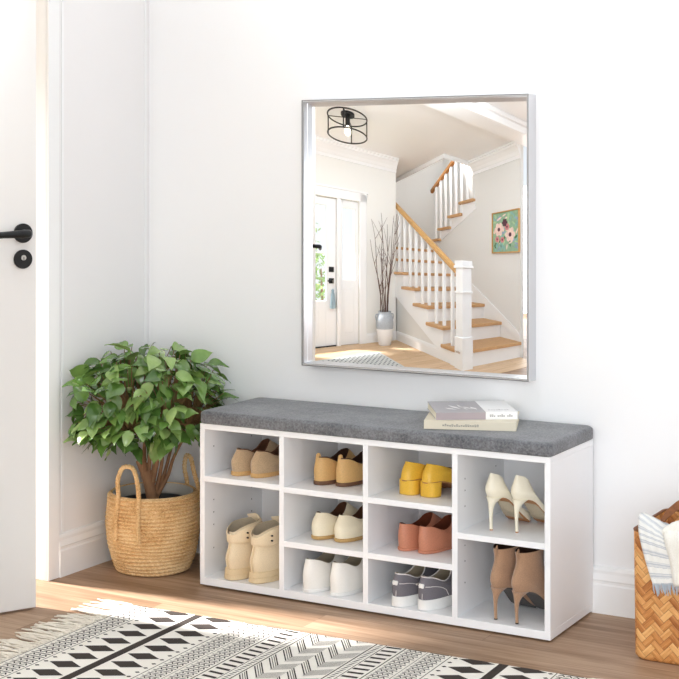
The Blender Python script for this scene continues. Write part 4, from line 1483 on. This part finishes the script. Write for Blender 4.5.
# door casing
b = HB()
b.hbox(0.07, 0.16, 3.93, 3.95, 0, 1.78); b.hbox(1.36, 1.455, 3.93, 3.95, 0, 1.78); b.hbox(0.07, 1.455, 3.93, 3.95, 1.69, 1.79); b.hbox(0.05, 1.475, 3.92, 3.95, 1.79, 1.815)
b.hbox(1.080, 1.125, 3.94, 4.05, 0, 1.69)
structure(hobj(b, 'trim_7', white_p, bevel=0.004))
# front door
glass = bpy.data.materials.new('door_glass')
glass.use_nodes = True
gb = glass.node_tree.nodes['Principled BSDF']
gb.inputs['Base Color'].default_value = (0.9, 0.95, 0.97, 1)
gb.inputs['Alpha'].default_value = 0.08
gb.inputs['Roughness'].default_value = 0.02
d2 = bpy.data.objects.new('door_2', None); COL.objects.link(d2)
d2.location = Hw(0.165, 3.99); d2.rotation_euler = (0, 0, -HA)
structure(d2, 'white front door with a tall glass light, seen in the mirror')
b = HB()
W2 = 0.91
b.hbox(0, 0.17, 0, 0.045, 0.008, 1.685); b.hbox(0.795, W2, 0, 0.045, 0.008, 1.685); b.hbox(0.17, 0.795, 0, 0.045, 1.60, 1.685); b.hbox(0.17, 0.795, 0, 0.045, 0.008, 0.52)
b.hbox(0.26, 0.705, -0.008, 0, 0.12, 0.42)
b.build('leaf', white_p, d2, bevel=0.004)
b = HB(); b.hbox(0.17, 0.795, 0.018, 0.024, 0.52, 1.60); b.build('glass', glass, d2)
b = HB()
for z in (1.06,):
    b.hbox(0.17, 0.795, 0.012, 0.03, z - 0.008, z + 0.008)
b.build('glazing_bar', white_p, d2)
b = HB(); b.hbox(0.825, 0.885, -0.012, 0, 0.845, 0.905); b.build('lock', M['black'], d2, bevel=0.003)
b = HB(); b.hbox(0.825, 0.885, -0.012, 0, 0.715, 0.775); b.tube([(0.855, 0.012, 0.745), (0.855, 0.05, 0.745), (0.80, 0.055, 0.745)], 0.009, 8); b.build('handle', M['black'], d2, bevel=0.002)
b = HB(); b.hbox(0, W2, -0.02, 0.06, 0.0, 0.012); b.build('threshold', M['black'], d2)
tas = thing('tassel', Hw(0.165 + 0.862, 3.99 - 0.045, 0.745), -HA, 'grey blue tassel hanging from the front door handle, in the mirror', 'tassel')
b = MB().tube([(0, 0.012, 0.012), (0.004, 0.004, -0.03), (0, 0, -0.09)], 0.0022, 6); b.build('cord', scarf_c, tas)
b = MB().lathe([(0.002, -0.085), (0.016, -0.10), (0.017, -0.115), (0.013, -0.122), (0.022, -0.15), (0.030, -0.24), (0.034, -0.31), (0.0, -0.315)], 14); b.build('skirt', mat('tassel_thread', (150, 172, 182), 0.95, var=0.2, scale=200, stretch=(6, 6, 0.5)), tas, 60)
# sidelight
w1 = bpy.data.objects.new('window_1', None); COL.objects.link(w1)
w1.location = Hw(1.125, 3.99); w1.rotation_euler = (0, 0, -HA)
structure(w1, 'narrow sidelight window beside the front door, seen in the mirror')
b = HB()
b.hbox(0, 0.035, 0, 0.045, 0, 1.69); b.hbox(0.195, 0.235, 0, 0.045, 0, 1.69); b.hbox(0.035, 0.195, 0, 0.045, 1.60, 1.69); b.hbox(0.035, 0.195, 0, 0.045, 0, 0.76)
b.hbox(0.06, 0.17, -0.008, 0, 0.14, 0.66)
b.build('frame', white_p, w1, bevel=0.004)
b = HB(); b.hbox(0.035, 0.195, 0.018, 0.024, 0.76, 1.60); b.build('pane', glass, w1)

# staircase
st = thing('staircase', Hw(1.86, 2.40), -HA, 'white staircase with oak treads and handrail, reflected in the mirror', 'staircase')
A_, B_ = 1.86, 2.40
def sb(mb, a0, a1, b0, b1, z0, z1):
    return mb.hbox(a0 - A_, a1 - A_, b0 - B_, b1 - B_, z0, z1)
B1, RUN, RISE = 2.45, 0.315, 0.175
for k in range(7):
    bk_ = B1 + RUN * k
    z = RISE * (k + 1)
    b = HB(); sb(b, 1.90, 2.75, bk_, bk_ + 0.02, z - RISE, z - 0.035); b.build('riser', white_p, st)
    if k < 6:
        b = HB(); sb(b, 1.85, 2.75, bk_ - 0.03, bk_ + RUN + 0.02, z - 0.035, z); b.build('tread', oak, st, bevel=0.008)
b = HB(); sb(b, 1.88, 3.60, B1 + 6 * RUN - 0.03, 5.30, 7 * RISE - 0.035, 7 * RISE); b.build('landing', oak, st)
pts = [(2.45, 0.0)]
for k in range(7):
    pts += [(B1 + RUN * k, RISE * (k + 1) - 0.035), (B1 + RUN * (k + 1), RISE * (k + 1) - 0.035)]
pts += [(B1 + RUN * 7, 0.86), (2.62, 0.0)]
b = HB(); b.prism([(-(p - B_), q) for p, q in pts], 0, 1.872 - A_, 1.90 - A_); b.build('stringer', white_p, st)
skp = [(2.445, 0.0), (2.445, 0.24), (2.50, 0.30), (4.40, 1.355), (4.40, 0.9), (2.70, 0.0)]
b = HB(); b.prism([(-(p - B_), q) for p, q in skp], 0, 2.735 - A_, 2.749 - A_); b.build('skirt_board', white_p, st)
def railz(bq):
    return 0.875 + 0.575 * (bq - 2.52)
for k in range(7):
    for f in (0.14, 0.64):
        bq = B1 + RUN * (k + f)
        if bq < 2.56 or bq > 4.22:
            continue
        z0 = RISE * (k + 1)
        b = HB(); sb(b, 1.905, 1.935, bq - 0.015, bq + 0.015, z0 if k < 6 else 7 * RISE, railz(bq) - 0.02); b.build('baluster', white_p, st)
b = HB()
sec = []
for bq in (2.50, 4.26):
    z = railz(bq)
    sec.append([(1.92 - A_ + x, -(bq - B_), z + h) for x, h in ((-0.024, -0.028), (0.024, -0.028), (0.034, -0.008), (0.030, 0.020), (0.015, 0.030), (-0.015, 0.030), (-0.030, 0.020), (-0.034, -0.008))])
b.rings(sec, True, True, True)
b.tube([(1.92 - A_, -(4.24 - B_), railz(4.24) - 0.05), (1.92 - A_, -(4.24 - B_), railz(4.24) + 0.045)], 0.05, 16)
b.build('handrail', oak_r, st, 40)
b = HB()
sb(b, 1.86, 1.975, 2.40, 2.515, 0, 0.93)
sb(b, 1.85, 1.985, 2.39, 2.525, 0.0, 0.30); sb(b, 1.85, 1.985, 2.39, 2.525, 0.70, 0.72); sb(b, 1.845, 1.99, 2.385, 2.53, 0.93, 0.955); sb(b, 1.853, 1.982, 2.393, 2.522, 0.955, 0.998)
b.build('newel_post', white_p, st, bevel=0.004)
# the upper flight, going back over the painting wall
for j in range(4):
    bt = 4.40 - 0.28 * j
    z = 1.385 + 0.15 * j
    b = HB(); sb(b, 2.70, 3.60, bt - 0.28 - 0.02, bt + 0.03, z - 0.035, z); b.build('tread', oak, st, bevel=0.006)
    b = HB(); sb(b, 2.73, 3.60, bt - 0.02, bt, z - 0.15, z - 0.035); b.build('riser', white_p, st)
    for f in (0.2, 0.7):
        bq = bt - 0.28 * f
        b = HB(); sb(b, 2.79, 2.82, bq - 0.015, bq + 0.015, z, 2.19 + 0.50 * (4.40 - bq)); b.build('baluster', white_p, st)
pts = [(4.45, 1.22)]
for j in range(4):
    bt = 4.40 - 0.28 * j; z = 1.385 + 0.15 * j - 0.035
    pts += [(bt, z), (bt - 0.28, z)]
pts += [(3.28, 1.95), (3.25, 1.70)]
b = HB(); b.prism([(-(p - B_), q) for p, q in pts], 0, 2.742 - A_, 2.77 - A_); b.build('stringer', white_p, st)
b = HB()
sec = []
for bq in (4.48, 3.36):
    z = 2.19 + 0.50 * (4.40 - bq)
    sec.append([(2.805 - A_ + x, -(bq - B_), z + h) for x, h in ((-0.026, -0.03), (0.026, -0.03), (0.032, 0.02), (-0.032, 0.02))])
b.rings(sec, True, True, True)
b.build('handrail', mat('dark_oak_rail', (168, 116, 62), 0.5), st, bevel=0.006)

# ceiling lamp
LZ0, LZ1, LR = 2.10, 2.265, 0.185
lp = thing('ceiling_lamp', Hw(0.95, 3.10, CZ), -HA, 'black wire drum ceiling lamp with a glowing bulb, seen in the mirror', 'lamp')
b = MB().lathe([(0.065, 0.0), (0.065, -0.018), (0.0, -0.018)], 28, (0, 0, 0)); b.lathe([(0.022, -0.022), (0.022, -0.11), (0.0, -0.11)], 16); b.build('canopy', M['black'], lp, 40)
def ring(z):
    return MB().tube([(LR * cos(2 * pi * k / 48), LR * sin(2 * pi * k / 48), z) for k in range(48)], 0.0065, 8, 0, True)
ring(LZ1 - CZ).build('ring', M['black'], lp, 60); ring(LZ0 - CZ).build('ring', M['black'], lp, 60)
for k in range(4):
    a = 2 * pi * k / 4 + 0.5
    MB().tube([(LR * cos(a), LR * sin(a), LZ0 - CZ), (LR * cos(a), LR * sin(a), LZ1 - CZ)], 0.006, 8).build('strut', M['black'], lp, 60)
    MB().tube([(0.02 * cos(a), 0.02 * sin(a), LZ1 - CZ), (LR * cos(a), LR * sin(a), LZ1 - CZ)], 0.004, 6).build('spoke', M['black'], lp, 60)
bulb = bpy.data.materials.new('warm_bulb')
bulb.use_nodes = True
bulb.node_tree.nodes['Principled BSDF'].inputs['Emission Color'].default_value = (1, 0.86, 0.62, 1)
bulb.node_tree.nodes['Principled BSDF'].inputs['Emission Strength'].default_value = 2.5
MB().lathe([(0.012, -0.11), (0.018, -0.125), (0.032, -0.155), (0.030, -0.18), (0.016, -0.198), (0.0, -0.202)], 18).build('bulb', bulb, lp, 60)

# vase with bare branches
VA, VB = 1.63, 3.76
vz = thing('vase', Hw(VA, VB), -HA, 'tall vase, grey above and white below, beside the stairs in the mirror', 'vase')
MB().lathe([(0.0, 0.001), (0.072, 0.0), (0.080, 0.01), (0.098, 0.12), (0.1095, 0.20)], 32).build('lower_body', mat('white_glaze', (240, 240, 240), 0.5), vz, 60)
MB().lathe([(0.1095, 0.20), (0.112, 0.25), (0.106, 0.32), (0.088, 0.365), (0.080, 0.375), (0.084, 0.40), (0.074, 0.40), (0.070, 0.37), (0.08, 0.30), (0.07, 0.22), (0.0, 0.21)], 32).build('upper_body', mat('grey_stoneware', (178, 184, 190), 0.7, var=0.08, scale=60), vz, 60)
for sx in (-1, 1):
    MB().tube([(sx * 0.084, 0, 0.37), (sx * 0.118, 0, 0.365), (sx * 0.122, 0, 0.33), (sx * 0.108, 0, 0.29)], 0.008, 8).build('handle', mat('grey_handle', (168, 174, 180), 0.7), vz, 60)
br_m = mat('dark_twig', (108, 84, 74), 0.85, var=0.3, scale=80)
rb = random.Random(5)
for k in range(9):
    o = thing('branch', Hw(VA, VB, 0.215), -HA, 'bare brown branch standing in the grey and white vase', 'branch', 'bare branches in the vase')
    a = rb.uniform(0, 2 * pi) if k else 3.6
    sp_ = rb.uniform(0.05, 0.26)
    hgt = rb.uniform(1.0, 1.36)
    P = []
    for i in range(12):
        t_ = i / 11
        P.append((0.035 * cos(a) + (sp_ - 0.035) * cos(a) * t_ ** 1.6 + 0.012 * sin(t_ * 9 + k), 0.035 * sin(a) * 0.8 + (sp_ - 0.035) * sin(a) * 0.6 * t_ ** 1.6 + 0.012 * cos(t_ * 8 + k * 2), hgt * t_ + 0.001))
    MB().tube(P, [lerp(0.0075, 0.0022, i / 11) for i in range(12)], 7).build('stick', br_m, o, 60)
    for m_ in range(3):
        i = rb.randint(4, 9)
        p = Vector(P[i])
        d = Vector((rb.uniform(-1, 1), rb.uniform(-0.6, 0.6), 1.6)).normalized()
        ln = rb.uniform(0.15, 0.32)
        MB().tube([p, p + d * ln * 0.5 + Vector((0.008, 0, 0)), p + d * ln], [0.0034, 0.0026, 0.0014], 6).build('twig', br_m, o, 60)

# small grey rug in the hall
hr = HB(); hr.hbox(0, 0.70, 0, 0.86, 0, 0.006)
for i in range(24):
    for j in range(20):
        if (i + j) % 2 == 0:
            x, y = 0.02 + i * 0.0275, 0.03 + j * 0.040
            hr.quad([(x + 0.014, -y, 0.0064), (x + 0.026, -(y + 0.016), 0.0064), (x + 0.014, -(y + 0.034), 0.0064), (x + 0.002, -(y + 0.016), 0.0064)], 1)
o = hr.build('door_mat', [rug_mat('mat_pale', (206, 208, 206)), rug_mat('mat_grey', (92, 100, 108))])
o.location = Hw(0.72, 2.56); o.rotation_euler = (0, 0, -HA)
tag(o, 'small grey patterned rug on the hall floor, seen in the mirror', 'rug')

# flower painting
pa = thing('painting', Hw(2.7495, 2.445, 1.13), -HA, 'framed painting of pink flowers on the stair wall, seen in the mirror', 'painting')
PWID, PHT = 0.46, 0.47
b = HB()
for q in ((0, PWID, 0, 0.012), (0, PWID, PHT - 0.012, PHT), (0, 0.012, 0.012, PHT - 0.012), (PWID - 0.012, PWID, 0.012, PHT - 0.012)):
    b.hbox(-0.028, 0, q[0], q[1], q[2], q[3])
b.build('frame', oak_r, pa)
pm = [mat('paint_' + n, c, 0.8, var=0.15, scale=40) for n, c in (('green', (150, 182, 150)), ('teal', (140, 186, 178)), ('blush', (244, 212, 200)), ('pink', (214, 136, 138)), ('plum', (92, 54, 66)), ('mint', (176, 206, 160)), ('blue', (150, 170, 190)), ('dark_green', (84, 124, 88)))]
b = HB()
b.hbox(-0.014, -0.002, 0.012, PWID - 0.012, 0.012, PHT - 0.012, 0)
rp = random.Random(12)
def petal(y, z, ry, rz_, an, mi, dep):
    pts = []
    for k in range(10):
        t_ = 2 * pi * k / 10
        u, v = ry * cos(t_), rz_ * sin(t_)
        yy, zz = y + u * cos(an) - v * sin(an), z + u * sin(an) + v * cos(an)
        yy = min(max(yy, 0.02), PWID - 0.02); zz = min(max(zz, 0.02), PHT - 0.02)
        pts.append((-0.0142 - dep, -yy, zz))
    b.quad(pts, mi)
for k in range(70):
    petal(rp.uniform(0.03, PWID - 0.03), rp.uniform(0.03, PHT - 0.03), rp.uniform(0.02, 0.05), rp.uniform(0.008, 0.02), rp.uniform(0, 3.1), rp.choice((1, 5, 7, 1, 5, 2, 6, 7)), 0.0002 + 0.00001 * k)
for y, z, r_, m_ in ((0.34, 0.27, 0.078, 2), (0.15, 0.20, 0.082, 2), (0.24, 0.34, 0.045, 4), (0.20, 0.29, 0.04, 3), (0.28, 0.15, 0.035, 3), (0.37, 0.16, 0.036, 3)):
    for q in range(6):
        petal(y + r_ * 0.5 * cos(q * 1.047), z + r_ * 0.5 * sin(q * 1.047), r_ * 0.55, r_ * 0.42, q * 1.047, m_, 0.0012 + 0.00002 * q)
    petal(y, z, r_ * 0.3, r_ * 0.3, 0, 4, 0.0016)
b.build('canvas', pm, pa)

# garden outside the front door
lawn = HB(); lawn.hbox(-1.6, 2.2, 4.20, 6.4, 0.0, 0.004)
o = hobj(lawn, 'lawn', mat('lawn_green', (120, 150, 84), 0.95, var=0.2, scale=60)); o['kind'] = 'structure'
shrub_m = mat('garden_leaf', (150, 182, 96), 0.7, var=0.35, scale=8)
rs = random.Random(3)
for (a, b__, hh, ww, lab) in ((1.16, 5.15, 1.10, 0.26, 'leafy garden shrub outside the door glass, the shorter one'), (0.98, 5.75, 1.65, 0.34, 'tall leafy garden shrub outside the door glass')):
    s_ = thing('garden_shrub', Hw(a, b__, 0.004), -HA, lab, 'shrub', 'garden shrubs')
    MB().tube([(0, 0, 0), (0.02, 0, hh * 0.4), (0, 0.01, hh * 0.8)], [0.03, 0.022, 0.01], 8).build('stem', bark, s_, 60)
    q = MB()
    for k in range(520):
        z = rs.uniform(0.12, 1.0)
        r_ = ww * sqrt(rs.random()) * (1 - 0.55 * abs(z - 0.5))
        an = rs.uniform(0, 2 * pi)
        p = Vector((r_ * cos(an), r_ * sin(an), z * hh))
        d = Vector((rs.uniform(-1, 1), rs.uniform(-1, 1), rs.uniform(-0.6, 1))).normalized()
        sd = d.cross(Vector((0.2, 0.1, 1))).normalized()
        l_ = rs.uniform(0.06, 0.10)
        q.quad([p, p + d * l_ * 0.5 + sd * l_ * 0.28, p + d * l_, p + d * l_ * 0.5 - sd * l_ * 0.28])
    q.build('foliage', shrub_m, s_)
